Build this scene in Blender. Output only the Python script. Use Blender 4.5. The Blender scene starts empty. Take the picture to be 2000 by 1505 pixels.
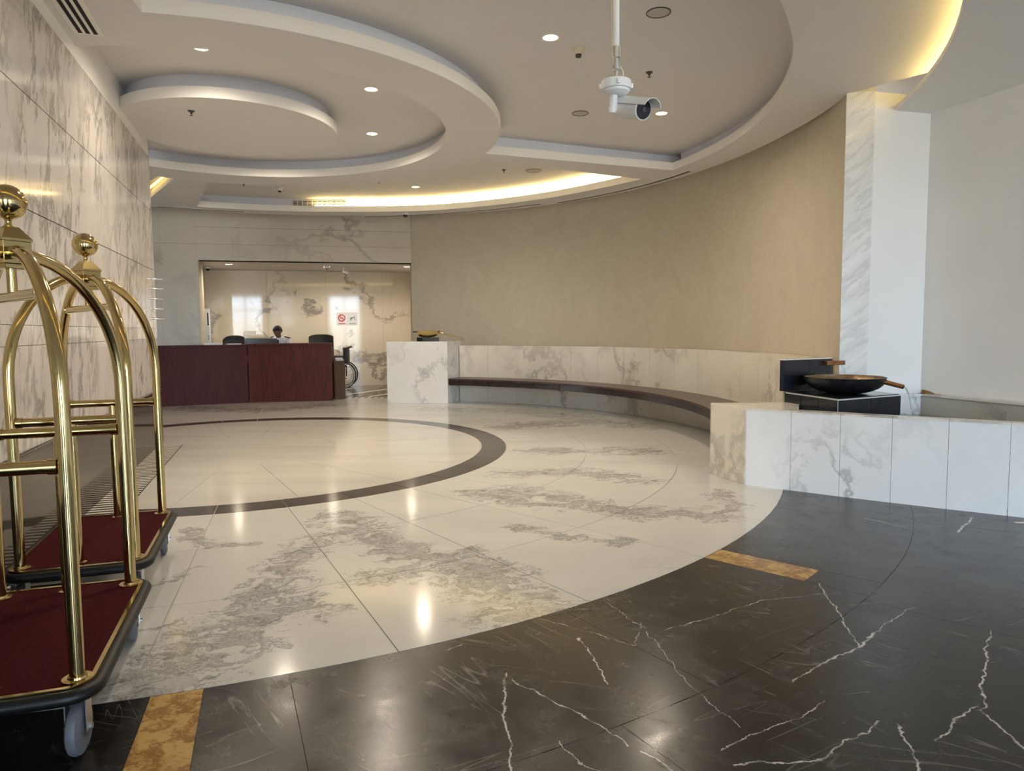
import bpy, bmesh, math, random
from mathutils import Vector, Matrix
random.seed(7)
PI = math.pi
D = math.radians
SC = bpy.context.scene
COL = SC.collection

# ------------------------------------------------------------------ camera, sky, exposure
H = 1.32
cam = bpy.data.cameras.new('camera'); cam.sensor_width = 36.0; cam.lens = 24.916
cam.clip_start = 0.05; cam.clip_end = 200
co = bpy.data.objects.new('camera', cam); COL.objects.link(co)
co.matrix_world = Matrix.Translation((0, 0, H)) @ Matrix.Rotation(PI/2 - 0.0781859, 4, 'X') @ Matrix.Rotation(-0.0083251, 4, 'Z')
SC.camera = co
SC.view_settings.view_transform = 'Standard'; SC.view_settings.look = 'None'
SC.view_settings.gamma = 1.0; SC.view_settings.use_curve_mapping = False
SC.view_settings.exposure = 0.17
SC.cycles.max_bounces = 8; SC.cycles.diffuse_bounces = 5; SC.cycles.glossy_bounces = 4
SC.cycles.transmission_bounces = 6; SC.cycles.sample_clamp_indirect = 6.0; SC.cycles.blur_glossy = 0.5
try:
    SC.cycles.use_denoising = True
except Exception:
    pass
W = bpy.data.worlds.new('daylight'); SC.world = W; W.use_nodes = True
wn = W.node_tree.nodes; wl = W.node_tree.links
bg = wn['Background']
SKY = 29.0
tc = wn.new('ShaderNodeTexCoord'); sx = wn.new('ShaderNodeSeparateXYZ'); rp = wn.new('ShaderNodeValToRGB')
wl.new(tc.outputs['Generated'], sx.inputs[0]); wl.new(sx.outputs['Z'], rp.inputs[0]); wl.new(rp.outputs[0], bg.inputs[0])
rp.color_ramp.elements[0].position = 0.0; rp.color_ramp.elements[0].color = (.60, .58, .54, 1)
rp.color_ramp.elements[1].position = 0.5; rp.color_ramp.elements[1].color = (.58, .76, 1.0, 1)
e = rp.color_ramp.elements.new(0.03); e.color = (.72, .84, 1.0, 1)
bg.inputs[1].default_value = SKY

# ------------------------------------------------------------------ layout numbers
CX, CY = -3.033, 7.915
Z1 = 3.507; ZT = 3.75
RB, RO, RI = 5.691, 2.962, 2.682
TH = -0.3139007
WA = Vector((-3.624, 6.571)); WU = Vector((math.sin(TH), math.cos(TH))); WN = Vector((WU.y, -WU.x))   # left wall frame
def wp(t, s): return WA + WU*t + WN*s
def pc(r, a): return (CX + r*math.cos(D(a)), CY + r*math.sin(D(a)))

# ------------------------------------------------------------------ materials
MATS = {}
def newmat(name):
    m = bpy.data.materials.new(name); m.use_nodes = True; MATS[name] = m
    return m, m.node_tree.nodes, m.node_tree.links, m.node_tree.nodes['Principled BSDF']
def N(nt, typ, **kw):
    n = nt.new(typ)
    for k, v in kw.items(): setattr(n, k, v)
    return n
def plain(name, col, rough=.5, metal=0, bump=0, bscale=40, var=0, vscale=3, spec=.5, coat=0, emis=None, es=0):
    m, n, l, b = newmat(name)
    b.inputs['Base Color'].default_value = (*col, 1); b.inputs['Roughness'].default_value = rough
    b.inputs['Metallic'].default_value = metal; b.inputs['Specular IOR Level'].default_value = spec
    b.inputs['Coat Weight'].default_value = coat; b.inputs['Coat Roughness'].default_value = .08
    g = n.new('ShaderNodeNewGeometry')
    if var:
        t = n.new('ShaderNodeTexNoise'); t.inputs['Scale'].default_value = vscale; t.inputs['Detail'].default_value = 5
        l.new(g.outputs['Position'], t.inputs['Vector'])
        r = n.new('ShaderNodeValToRGB')
        r.color_ramp.elements[0].position = .3; r.color_ramp.elements[1].position = .7
        r.color_ramp.elements[0].color = (*[c*(1-var) for c in col], 1); r.color_ramp.elements[1].color = (*[min(1, c*(1+var)) for c in col], 1)
        l.new(t.outputs['Fac'], r.inputs[0]); l.new(r.outputs[0], b.inputs['Base Color'])
    if bump:
        t = n.new('ShaderNodeTexNoise'); t.inputs['Scale'].default_value = bscale; t.inputs['Detail'].default_value = 4
        l.new(g.outputs['Position'], t.inputs['Vector'])
        bp = n.new('ShaderNodeBump'); bp.inputs['Strength'].default_value = bump; bp.inputs['Distance'].default_value = .01
        l.new(t.outputs['Fac'], bp.inputs['Height']); l.new(bp.outputs[0], b.inputs['Normal'])
    if emis:
        b.inputs['Emission Color'].default_value = (*emis, 1); b.inputs['Emission Strength'].default_value = es
    return m

# node group: soft distance mask to a segment in XY
def seg_group():
    g = bpy.data.node_groups.new('segment_mask', 'ShaderNodeTree')
    g.interface.new_socket('P', in_out='INPUT', socket_type='NodeSocketVector')
    g.interface.new_socket('A', in_out='INPUT', socket_type='NodeSocketVector')
    g.interface.new_socket('BA', in_out='INPUT', socket_type='NodeSocketVector')
    g.interface.new_socket('InvL2', in_out='INPUT', socket_type='NodeSocketFloat')
    g.interface.new_socket('Width', in_out='INPUT', socket_type='NodeSocketFloat')
    g.interface.new_socket('Fac', in_out='OUTPUT', socket_type='NodeSocketFloat')
    n, l = g.nodes, g.links
    gi = n.new('NodeGroupInput'); go = n.new('NodeGroupOutput')
    pa = N(n, 'ShaderNodeVectorMath', operation='SUBTRACT'); l.new(gi.outputs['P'], pa.inputs[0]); l.new(gi.outputs['A'], pa.inputs[1])
    dt = N(n, 'ShaderNodeVectorMath', operation='DOT_PRODUCT'); l.new(pa.outputs[0], dt.inputs[0]); l.new(gi.outputs['BA'], dt.inputs[1])
    mu = N(n, 'ShaderNodeMath', operation='MULTIPLY', use_clamp=True); l.new(dt.outputs['Value'], mu.inputs[0]); l.new(gi.outputs['InvL2'], mu.inputs[1])
    sc = N(n, 'ShaderNodeVectorMath', operation='SCALE'); l.new(gi.outputs['BA'], sc.inputs[0]); l.new(mu.outputs[0], sc.inputs['Scale'])
    di = N(n, 'ShaderNodeVectorMath', operation='DISTANCE'); l.new(pa.outputs[0], di.inputs[0]); l.new(sc.outputs[0], di.inputs[1])
    dv = N(n, 'ShaderNodeMath', operation='DIVIDE'); l.new(di.outputs['Value'], dv.inputs[0]); l.new(gi.outputs['Width'], dv.inputs[1])
    su = N(n, 'ShaderNodeMath', operation='SUBTRACT', use_clamp=True); su.inputs[0].default_value = 1; l.new(dv.outputs[0], su.inputs[1])
    l.new(su.outputs[0], go.inputs[0])
    return g
SEG = seg_group()
def seg_chain(n, l, psock, polys, wscale):
    prev = None
    for pts, w in polys:
        for (ax, ay), (bx, by) in zip(pts[:-1], pts[1:]):
            g = n.new('ShaderNodeGroup'); g.node_tree = SEG
            l.new(psock, g.inputs['P']); g.inputs['A'].default_value = (ax, ay, 0); g.inputs['BA'].default_value = (bx-ax, by-ay, 0)
            g.inputs['InvL2'].default_value = 1/max(1e-6, (bx-ax)**2+(by-ay)**2); g.inputs['Width'].default_value = w*wscale
            if prev is None: prev = g.outputs[0]
            else:
                m = N(n, 'ShaderNodeMath', operation='MAXIMUM'); l.new(prev, m.inputs[0]); l.new(g.outputs[0], m.inputs[1]); prev = m.outputs[0]
    return prev
WHITE_VEINS = [
 ([(-1.32, 2.54), (-1.29, 2.86), (-1.24, 3.11), (-1.08, 3.29)], .2), ([(-1.24, 3.11), (-1.27, 3.71), (-1.26, 4.35)], .14), ([(-1.08, 3.29), (-1.21, 3.56)], .15),
 ([(-1.33, 4.99), (-1.06, 4.75), (-.75, 4.18), (-.37, 4.03)], .16), ([(-.78, 3.71), (-.46, 3.81), (-.12, 3.8)], .1), ([(-.37, 4.03), (-.12, 3.68), (-.01, 3.26), (.16, 3.2)], .2),
 ([(-.3, 5.73), (.15, 5.28), (.68, 5.19)], .12), ([(-.01, 5.81), (.43, 5.44), (.84, 5.03), (1.45, 4.97)], .16), ([(-.01, 4.66), (.29, 4.47), (.68, 4.32)], .07),
 ([(-.01, 6.44), (.61, 6.53), (1.16, 6.13)], .16), ([(.27, 7.67), (1.44, 7.62)], .2), ([(0, 9.68), (1.1, 10.16), (1.76, 9.67)], .3), ([(-1.13, 11.92), (0, 11.69), (1.01, 10.77)], .35),
 ([(-2.17, 4.66), (-1.92, 4.32), (-1.68, 4.36)], .06), ([(1.65, 5.65), (1.68, 5.23), (1.43, 4.88)], .1), ([(-6.11, 12.54), (-4.19, 12.0), (-3.34, 12.76)], .35),
 ([(-1.97, 3.44), (-1.79, 3.89)], .03), ([(-1.72, 2.99), (-1.55, 3.15)], .03)]
BLACK_VEINS = [
 ([(-.04, 2.64), (-.03, 2.33), (-.01, 2.03)], 1), ([(-.01, 2.58), (.14, 2.43), (.31, 2.25), (.36, 2.16)], 1), ([(.4, 2.13), (.47, 2.03)], 1), ([(1.58, 3.58), (1.5, 3.17), (1.43, 2.84)], 1),
 ([(1.04, 2.56), (1.25, 2.72), (1.43, 2.84)], 1), ([(1.43, 2.84), (1.56, 2.98)], 1.8), ([(.28, 2.95), (.32, 2.74), (.35, 2.55)], 1), ([(2.07, 2.99), (1.78, 2.59), (1.61, 2.35), (1.6, 2.11)], 1),
 ([(.67, 2.05), (.94, 2.08), (1.05, 2.16), (1.22, 2.28)], 1), ([(1.19, 1.98), (1.25, 2.13), (1.27, 2.26)], 1), ([(1.61, 2.38), (1.34, 2.17)], 1), ([(3.18, 4.82), (2.85, 4.46)], 2),
 ([(-.01, 3.26), (.51, 2.87), (.57, 3.1)], .45), ([(.67, 3.02), (1.24, 3.36), (1.54, 3.43)], .5), ([(.64, 2.14), (.97, 2.31), (1.1, 2.41)], .6), ([(1.88, 3.25), (1.56, 2.98)], .6),
 ([(.44, 3.38), (.58, 3.02), (.65, 2.53), (.75, 2.25)], .45), ([(.14, 2.19), (.19, 2.07), (.27, 2.03)], .5), ([(-.28, 2.84), (-.22, 2.89)], .7)]

def marble(name, base, vein, scale=1.0, stretch=(1, 1, 1), rot=(0, 0, 0), rough=.12, thin=.03, amount=.5, seglist=None, segw=1.0, warp=.25, spec=.5, off=(0, 0, 0), cover=.5, fleck=0):
    """polished marble: thin warped veins gated by a slow mask, blotchy cloud near the large veins"""
    m, n, l, b = newmat(name)
    g = n.new('ShaderNodeNewGeometry')
    mp0 = n.new('ShaderNodeMapping'); mp0.inputs['Rotation'].default_value = rot; l.new(g.outputs['Position'], mp0.inputs[0])
    mp = n.new('ShaderNodeMapping'); mp.inputs['Scale'].default_value = stretch; mp.inputs['Location'].default_value = off
    l.new(mp0.outputs[0], mp.inputs[0])
    wz = n.new('ShaderNodeTexNoise'); wz.inputs['Scale'].default_value = 1.6*scale; wz.inputs['Detail'].default_value = 6; wz.inputs['Roughness'].default_value = .62
    l.new(mp.outputs[0], wz.inputs['Vector'])
    wv = N(n, 'ShaderNodeVectorMath', operation='SUBTRACT'); l.new(wz.outputs['Color'], wv.inputs[0]); wv.inputs[1].default_value = (.5, .5, .5)
    ws = N(n, 'ShaderNodeVectorMath', operation='SCALE'); l.new(wv.outputs[0], ws.inputs[0]); ws.inputs['Scale'].default_value = warp*4
    wa = N(n, 'ShaderNodeVectorMath', operation='ADD'); l.new(mp.outputs[0], wa.inputs[0]); l.new(ws.outputs[0], wa.inputs[1])
    # thin veins
    v = n.new('ShaderNodeTexNoise'); v.inputs['Scale'].default_value = .9*scale; v.inputs['Detail'].default_value = 5; v.inputs['Roughness'].default_value = .55
    l.new(wa.outputs[0], v.inputs['Vector'])
    s1 = N(n, 'ShaderNodeMath', operation='SUBTRACT'); l.new(v.outputs['Fac'], s1.inputs[0]); s1.inputs[1].default_value = .5
    ab = N(n, 'ShaderNodeMath', operation='ABSOLUTE'); l.new(s1.outputs[0], ab.inputs[0])
    mr = N(n, 'ShaderNodeMapRange'); l.new(ab.outputs[0], mr.inputs[0]); mr.inputs[1].default_value = 0; mr.inputs[2].default_value = thin; mr.inputs[3].default_value = 1; mr.inputs[4].default_value = 0
    # slow gate
    gt = n.new('ShaderNodeTexNoise'); gt.inputs['Scale'].default_value = .55*scale; gt.inputs['Detail'].default_value = 2
    l.new(mp.outputs[0], gt.inputs['Vector'])
    gr = N(n, 'ShaderNodeMapRange'); l.new(gt.outputs['Fac'], gr.inputs[0]); gr.inputs[1].default_value = 1-cover-.08; gr.inputs[2].default_value = 1-cover+.12
    mv = N(n, 'ShaderNodeMath', operation='MULTIPLY'); l.new(mr.outputs[0], mv.inputs[0]); l.new(gr.outputs[0], mv.inputs[1])
    m2 = N(n, 'ShaderNodeMath', operation='MULTIPLY'); l.new(mv.outputs[0], m2.inputs[0]); m2.inputs[1].default_value = amount
    fac = m2.outputs[0]
    if seglist:
        # the big grey clouds of the slab: follow fixed lines, broken up by fine noise
        wz2 = n.new('ShaderNodeTexNoise'); wz2.inputs['Scale'].default_value = 5; wz2.inputs['Detail'].default_value = 8; wz2.inputs['Roughness'].default_value = .65
        l.new(g.outputs['Position'], wz2.inputs['Vector'])
        a1 = N(n, 'ShaderNodeVectorMath', operation='SUBTRACT'); l.new(wz2.outputs['Color'], a1.inputs[0]); a1.inputs[1].default_value = (.5, .5, .5)
        a2 = N(n, 'ShaderNodeVectorMath', operation='MULTIPLY'); l.new(a1.outputs[0], a2.inputs[0]); a2.inputs[1].default_value = (.5, .5, 0)
        a3 = N(n, 'ShaderNodeVectorMath', operation='ADD'); l.new(g.outputs['Position'], a3.inputs[0]); l.new(a2.outputs[0], a3.inputs[1])
        fl = N(n, 'ShaderNodeVectorMath', operation='MULTIPLY'); l.new(a3.outputs[0], fl.inputs[0]); fl.inputs[1].default_value = (1, 1, 0)
        sg = seg_chain(n, l, fl.outputs[0], seglist, segw)
        # cloud body: ragged edge, streaky filling, darker outline
        def noise(scale, det, ro, dist, vec):
            t_ = n.new('ShaderNodeTexNoise'); t_.inputs['Scale'].default_value = scale; t_.inputs['Detail'].default_value = det
            t_.inputs['Roughness'].default_value = ro; t_.inputs['Distortion'].default_value = dist; l.new(vec, t_.inputs['Vector']); return t_.outputs['Fac']
        def mth(op, a_, b_=None, clamp=False):
            k_ = N(n, 'ShaderNodeMath', operation=op, use_clamp=clamp)
            for i_, q_ in enumerate((a_, b_)):
                if q_ is None: continue
                if isinstance(q_, (int, float)): k_.inputs[i_].default_value = q_
                else: l.new(q_, k_.inputs[i_])
            return k_.outputs[0]
        def ramp(x_, lo, hi, a_=0.0, b_=1.0):
            k_ = N(n, 'ShaderNodeMapRange'); k_.interpolation_type = 'SMOOTHSTEP'; l.new(x_, k_.inputs[0]); k_.inputs[1].default_value = lo; k_.inputs[2].default_value = hi
            k_.inputs[3].default_value = a_; k_.inputs[4].default_value = b_; return k_.outputs[0]
        ms0 = n.new('ShaderNodeMapping'); ms0.inputs['Rotation'].default_value = (0, 0, D(-25)); l.new(a3.outputs[0], ms0.inputs[0])
        ms = n.new('ShaderNodeMapping'); ms.inputs['Scale'].default_value = (.8, 2.6, 1); l.new(ms0.outputs[0], ms.inputs[0])
        n1 = noise(3.6, 9, .68, .6, ms.outputs[0]); n2 = noise(9, 8, .7, 1.8, ms.outputs[0]); n3 = noise(2.6, 7, .6, 1.2, ms.outputs[0])
        gate = mth('MULTIPLY', sg, 8, True)
        e_ = mth('ADD', mth('MULTIPLY', sg, .8), mth('MULTIPLY', mth('SUBTRACT', n1, .5), 4.2))
        body_ = mth('MULTIPLY', ramp(e_, .47, .53), ramp(n2, .42, .60, .18, .9))
        edge_ = ramp(mth('ABSOLUTE', mth('SUBTRACT', e_, .49)), 0.0, .06, .85, 0)
        fil_ = ramp(mth('ABSOLUTE', mth('SUBTRACT', n3, .5)), .004, .030, .9, 0)
        x2 = N(n, 'ShaderNodeMath', operation='MULTIPLY', use_clamp=True)
        l.new(mth('MAXIMUM', mth('MAXIMUM', body_, edge_), mth('MULTIPLY', fil_, .8)), x2.inputs[0]); l.new(gate, x2.inputs[1])
        x3 = N(n, 'ShaderNodeMath', operation='MAXIMUM'); l.new(x2.outputs[0], x3.inputs[0]); l.new(fac, x3.inputs[1]); fac = x3.outputs[0]
    # slight tone drift of the slab
    tn = n.new('ShaderNodeTexNoise'); tn.inputs['Scale'].default_value = 1.3*scale; tn.inputs['Detail'].default_value = 6
    l.new(mp.outputs[0], tn.inputs['Vector'])
    tr = n.new('ShaderNodeValToRGB'); tr.color_ramp.elements[0].position = .3; tr.color_ramp.elements[1].position = .7
    tr.color_ramp.elements[0].color = (*[c*.93 for c in base], 1); tr.color_ramp.elements[1].color = (*[min(1, c*1.05) for c in base], 1)
    l.new(tn.outputs['Fac'], tr.inputs[0])
    mx = N(n, 'ShaderNodeMix', data_type='RGBA'); l.new(fac, mx.inputs['Factor']); l.new(tr.outputs[0], mx.inputs['A']); mx.inputs['B'].default_value = (*vein, 1)
    l.new(mx.outputs['Result'], b.inputs['Base Color'])
    b.inputs['Roughness'].default_value = rough; b.inputs['Specular IOR Level'].default_value = spec
    return m

def black_marble(name):
    m, n, l, b = newmat(name)
    g = n.new('ShaderNodeNewGeometry')
    wz = n.new('ShaderNodeTexNoise'); wz.inputs['Scale'].default_value = 9; wz.inputs['Detail'].default_value = 6; wz.inputs['Roughness'].default_value = .65
    l.new(g.outputs['Position'], wz.inputs['Vector'])
    a1 = N(n, 'ShaderNodeVectorMath', operation='SUBTRACT'); l.new(wz.outputs['Color'], a1.inputs[0]); a1.inputs[1].default_value = (.5, .5, .5)
    a2 = N(n, 'ShaderNodeVectorMath', operation='MULTIPLY'); l.new(a1.outputs[0], a2.inputs[0]); a2.inputs[1].default_value = (.075, .075, 0)
    a3 = N(n, 'ShaderNodeVectorMath', operation='ADD'); l.new(g.outputs['Position'], a3.inputs[0]); l.new(a2.outputs[0], a3.inputs[1])
    fl = N(n, 'ShaderNodeVectorMath', operation='MULTIPLY'); l.new(a3.outputs[0], fl.inputs[0]); fl.inputs[1].default_value = (1, 1, 0)
    sg = seg_chain(n, l, fl.outputs[0], BLACK_VEINS, .0052)
    sp = N(n, 'ShaderNodeMapRange'); l.new(sg, sp.inputs[0]); sp.inputs[1].default_value = .1; sp.inputs[2].default_value = .7; sp.inputs[4].default_value = .9
    # break the vein into brighter and fainter lengths
    br = n.new('ShaderNodeTexNoise'); br.inputs['Scale'].default_value = 14; br.inputs['Detail'].default_value = 3; l.new(g.outputs['Position'], br.inputs['Vector'])
    brr = N(n, 'ShaderNodeMapRange'); l.new(br.outputs['Fac'], brr.inputs[0]); brr.inputs[1].default_value = .36; brr.inputs[2].default_value = .56; brr.inputs[3].default_value = .25
    mv = N(n, 'ShaderNodeMath', operation='MULTIPLY'); l.new(sp.outputs[0], mv.inputs[0]); l.new(brr.outputs[0], mv.inputs[1])
    fac = mv.outputs[0]
    # faint net of hair veins and scratches in two directions
    for ang, sc, st, thr, amt in ((52, 1.0, 9, .006, .22), (60, 1.7, 12, .006, .14), (-30, 1.2, 9, .006, .20), (18, 1.1, 8, .005, .16)):
        mp0 = n.new('ShaderNodeMapping'); mp0.inputs['Rotation'].default_value = (0, 0, D(ang)); l.new(g.outputs['Position'], mp0.inputs[0])
        mp = n.new('ShaderNodeMapping'); mp.inputs['Scale'].default_value = (.45, st*.5, 1); l.new(mp0.outputs[0], mp.inputs[0])
        v = n.new('ShaderNodeTexNoise'); v.inputs['Scale'].default_value = sc; v.inputs['Detail'].default_value = 2; l.new(mp.outputs[0], v.inputs['Vector'])
        s = N(n, 'ShaderNodeMath', operation='SUBTRACT'); l.new(v.outputs['Fac'], s.inputs[0]); s.inputs[1].default_value = .5
        ab = N(n, 'ShaderNodeMath', operation='ABSOLUTE'); l.new(s.outputs[0], ab.inputs[0])
        mr = N(n, 'ShaderNodeMapRange'); l.new(ab.outputs[0], mr.inputs[0]); mr.inputs[1].default_value = 0; mr.inputs[2].default_value = thr; mr.inputs[3].default_value = amt; mr.inputs[4].default_value = 0
        gt = n.new('ShaderNodeTexNoise'); gt.inputs['Scale'].default_value = 2.1+ang*.01; gt.inputs['Detail'].default_value = 3; l.new(g.outputs['Position'], gt.inputs['Vector'])
        gr = N(n, 'ShaderNodeMapRange'); l.new(gt.outputs['Fac'], gr.inputs[0]); gr.inputs[1].default_value = .5; gr.inputs[2].default_value = .62
        mm = N(n, 'ShaderNodeMath', operation='MULTIPLY'); l.new(mr.outputs[0], mm.inputs[0]); l.new(gr.outputs[0], mm.inputs[1])
        mx = N(n, 'ShaderNodeMath', operation='MAXIMUM'); l.new(fac, mx.inputs[0]); l.new(mm.outputs[0], mx.inputs[1]); fac = mx.outputs[0]
    mx = N(n, 'ShaderNodeMix', data_type='RGBA'); l.new(fac, mx.inputs['Factor']); mx.inputs['A'].default_value = (.0125, .011, .0098, 1); mx.inputs['B'].default_value = (.60, .57, .53, 1)
    l.new(mx.outputs['Result'], b.inputs['Base Color'])
    # worn polish
    rn = n.new('ShaderNodeTexNoise'); rn.inputs['Scale'].default_value = 6; rn.inputs['Detail'].default_value = 8; rn.inputs['Roughness'].default_value = .7; l.new(g.outputs['Position'], rn.inputs['Vector'])
    rr = N(n, 'ShaderNodeMapRange'); l.new(rn.outputs['Fac'], rr.inputs[0]); rr.inputs[1].default_value = .3; rr.inputs[2].default_value = .7; rr.inputs[3].default_value = .17; rr.inputs[4].default_value = .32
    l.new(rr.outputs[0], b.inputs['Roughness'])
    return m

def wood(name, c1, c2, rough=.3, scale=6, stretch=(6, 6, .5), coat=.3):
    m, n, l, b = newmat(name)
    g = n.new('ShaderNodeNewGeometry'); mp = n.new('ShaderNodeMapping'); mp.inputs['Scale'].default_value = stretch; l.new(g.outputs['Position'], mp.inputs[0])
    t = n.new('ShaderNodeTexNoise'); t.inputs['Scale'].default_value = scale; t.inputs['Detail'].default_value = 6; t.inputs['Distortion'].default_value = .6; l.new(mp.outputs[0], t.inputs['Vector'])
    r = n.new('ShaderNodeValToRGB'); r.color_ramp.elements[0].position = .35; r.color_ramp.elements[1].position = .68
    r.color_ramp.elements[0].color = (*c1, 1); r.color_ramp.elements[1].color = (*c2, 1)
    l.new(t.outputs['Fac'], r.inputs[0]); l.new(r.outputs[0], b.inputs['Base Color']); b.inputs['Roughness'].default_value = rough
    b.inputs['Coat Weight'].default_value = coat; b.inputs['Coat Roughness'].default_value = .15
    return m

def emit(name, col, s):
    m = bpy.data.materials.new(name); m.use_nodes = True; n = m.node_tree.nodes; n.clear()
    e = n.new('ShaderNodeEmission'); o = n.new('ShaderNodeOutputMaterial'); e.inputs[0].default_value = (*col, 1); e.inputs[1].default_value = s
    m.node_tree.links.new(e.outputs[0], o.inputs[0]); return m

M = {}
M['ceil'] = plain('ceiling_paint', (.685, .665, .66), .85, var=.02, vscale=.8)
M['fascia'] = plain('fascia_paint', (.82, .80, .77), .7)
M['upstand'] = plain('upstand_daylight_tint', (.72, .745, .83), .7)  # bluish cast of daylight on the upstands, put into their base colour
M['white_wall'] = plain('white_plaster', (.80, .79, .77), .8, bump=.15, bscale=30, var=.03, vscale=1.2)
M['floor_white'] = marble('white_marble_floor', (.585, .57, .53), (.20, .185, .175), scale=.9, rough=.13, thin=.010, amount=.55, cover=.36, seglist=WHITE_VEINS, segw=1.45, stretch=(.6, 1.5, 1))
M['floor_plain'] = marble('cream_marble_floor', (.55, .525, .475), (.48, .42, .35), scale=1.1, rough=.13, thin=.012, amount=.25, cover=.3, stretch=(.4, 2.2, 1))
M['black'] = black_marble('black_marble_floor')
M['brown_ring'] = marble('dark_brown_marble', (.050, .041, .038), (.2, .17, .15), scale=2.2, rough=.14, thin=.006, amount=.3, cover=.3)
M['gold_marble'] = marble('golden_marble', (.50, .31, .10), (.24, .105, .02), scale=5, rough=.16, thin=.11, amount=1.0, cover=.85, warp=.15)
M['grout'] = plain('grout', (.10, .09, .08), .8)
M['grout_light'] = plain('light_grout', (.33, .30, .26), .8)
M['wall_marble'] = marble('veined_wall_marble', (.70, .655, .62), (.27, .25, .225), scale=1.9, rough=.08, thin=.05, amount=.85, cover=.6, stretch=(1.5, 1.5, .55), rot=(.28, .1, 0), warp=.22)
M['portal_marble'] = marble('portal_wall_marble', (.66, .61, .53), (.30, .28, .25), scale=.7, rough=.07, thin=.035, amount=.8, cover=.5, stretch=(1, 1, 1.4), warp=.22, off=(3, 1, 5))
M['niche_marble'] = marble('alcove_wall_marble', (.66, .59, .48), (.20, .18, .16), scale=.5, rough=.05, spec=.35, thin=.020, amount=.85, cover=.55, stretch=(1, 1, 1.3), warp=.3, off=(0, 7, 2))
M['bench_marble'] = marble('bench_back_marble', (.70, .65, .56), (.33, .295, .25), scale=1.2, rough=.16, thin=.05, amount=.8, cover=.52, stretch=(1, 1, 1.0), warp=.25)
M['pool_marble'] = marble('white_pool_marble', (.78, .77, .75), (.36, .36, .35), scale=1.25, rough=.14, thin=.028, amount=.85, cover=.52, stretch=(1, 1, .7), rot=(0, .6, 0), warp=.2, off=(2.7, 4, 0))
M['pillar_marble'] = marble('grey_streaked_marble', (.76, .76, .75), (.36, .36, .36), scale=3.0, rough=.12, thin=.07, amount=.32, cover=.9, stretch=(.7, .7, 3.2), rot=(0, .7, 0), warp=.06)
M['green_marble'] = marble('wet_basin_marble', (.46, .45, .39), (.09, .09, .07), scale=1.4, rough=.10, thin=.03, amount=.7, cover=.5)
M['skirting'] = marble('black_polished_stone', (.030, .025, .021), (.12, .11, .10), scale=2, rough=.07, thin=.005, amount=.3, cover=.4)
M['black_stone'] = marble('black_granite', (.014, .016, .022), (.05, .055, .07), scale=3, rough=.12, thin=.02, amount=.5, cover=.4)
M['cap'] = plain('black_moulding', (.02, .018, .016), .15)
M['brass'] = plain('polished_brass', (.56, .43, .20), .12, metal=1)
M['brass_dark'] = plain('antique_brass', (.42, .30, .12), .22, metal=1)
M['carpet'] = plain('dark_red_carpet', (.085, .010, .013), .95, bump=1.0, bscale=420, var=.28, vscale=120, spec=.1)
M['rubber'] = plain('black_rubber', (.005, .005, .006), .45, spec=.3)
M['tyre'] = plain('grey_rubber_wheel', (.11, .115, .13), .55)
M['steel'] = plain('zinc_steel', (.62, .64, .66), .3, metal=1)
M['chrome'] = plain('chrome', (.8, .8, .82), .08, metal=1)
M['desk_wood'] = wood('mahogany_veneer', (.040, .005, .003), (.105, .013, .007), .55, coat=0)
M['desk_wood_left'] = wood('dark_mahogany_veneer', (.040, .005, .006), (.070, .010, .010), .62, coat=0)
for k_ in ('desk_wood', 'desk_wood_left'): M[k_].node_tree.nodes['Principled BSDF'].inputs['Specular IOR Level'].default_value = .28
M['brown_wood'] = wood('brown_laminate', (.06, .028, .010), (.085, .04, .016), .65, coat=0)
M['slat_wood'] = wood('dark_slat_wood', (.035, .014, .011), (.085, .038, .028), .38, scale=5, stretch=(3, 3, 3))
M['slat_edge'] = wood('dark_bench_fascia', (.020, .012, .010), (.034, .020, .016), .22, scale=3, stretch=(2, 2, 6))
M['black_plastic'] = plain('black_plastic', (.012, .012, .012), .4)
M['leather'] = plain('black_leather', (.014, .013, .012), .42, bump=.3, bscale=200)
M['white_plastic'] = plain('white_plastic', (.78, .79, .80), .35)
M['cream_plastic'] = plain('cream_plastic', (.66, .58, .42), .5)
M['paper'] = plain('paper', (.8, .78, .76), .8)
M['shirt'] = plain('white_shirt_cloth', (.70, .72, .80), .85)
M['navy'] = plain('navy_cloth', (.012, .013, .022), .85)
M['skin'] = plain('brown_skin', (.16, .075, .045), .5)
M['hair'] = plain('black_hair', (.008, .007, .007), .6, bump=.8, bscale=120)
M['lens'] = plain('dark_lens', (.008, .008, .012), .08)
M['sensor_dark'] = plain('dark_metal', (.05, .05, .045), .4)
M['off_speaker'] = plain('speaker_grille', (.50, .47, .44), .8)
M['slot'] = plain('slot_black', (.010, .010, .010), .9)
M['inlay'] = plain('cream_inlay', (.66, .60, .50), .25)
M['wok'] = plain('blackened_steel', (.03, .032, .036), .32, metal=.7, var=.4, vscale=18)
M['wok_in'] = plain('worn_copper_inside', (.26, .17, .10), .3, metal=.8, var=.3, vscale=10)
M['copper'] = plain('brown_copper', (.36, .19, .09), .28, metal=.9, var=.3, vscale=20)
M['tile_line'] = plain('light_tile_joint', (.5, .5, .47), .5)
M['downlight'] = emit('downlight_glow', (1.0, .72, .38), 16)
M['cove'] = emit('cove_glow', (1.0, .72, .27), 24)
M['cove3'] = emit('passage_cove_glow', (1.0, .66, .18), 4)
M['cove2'] = emit('cove_glow_right', (1.0, .74, .26), 20)
M['red'] = plain('red_print', (.6, .05, .05), .6)
M['grey_print'] = plain('grey_print', (.25, .25, .28), .6)
M['frame'] = plain('window_frame', (.45, .45, .44), .4)
M['screen'] = plain('monitor_back', (.01, .01, .011), .3)
M['rust'] = plain('rust', (.32, .15, .05), .9)
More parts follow.
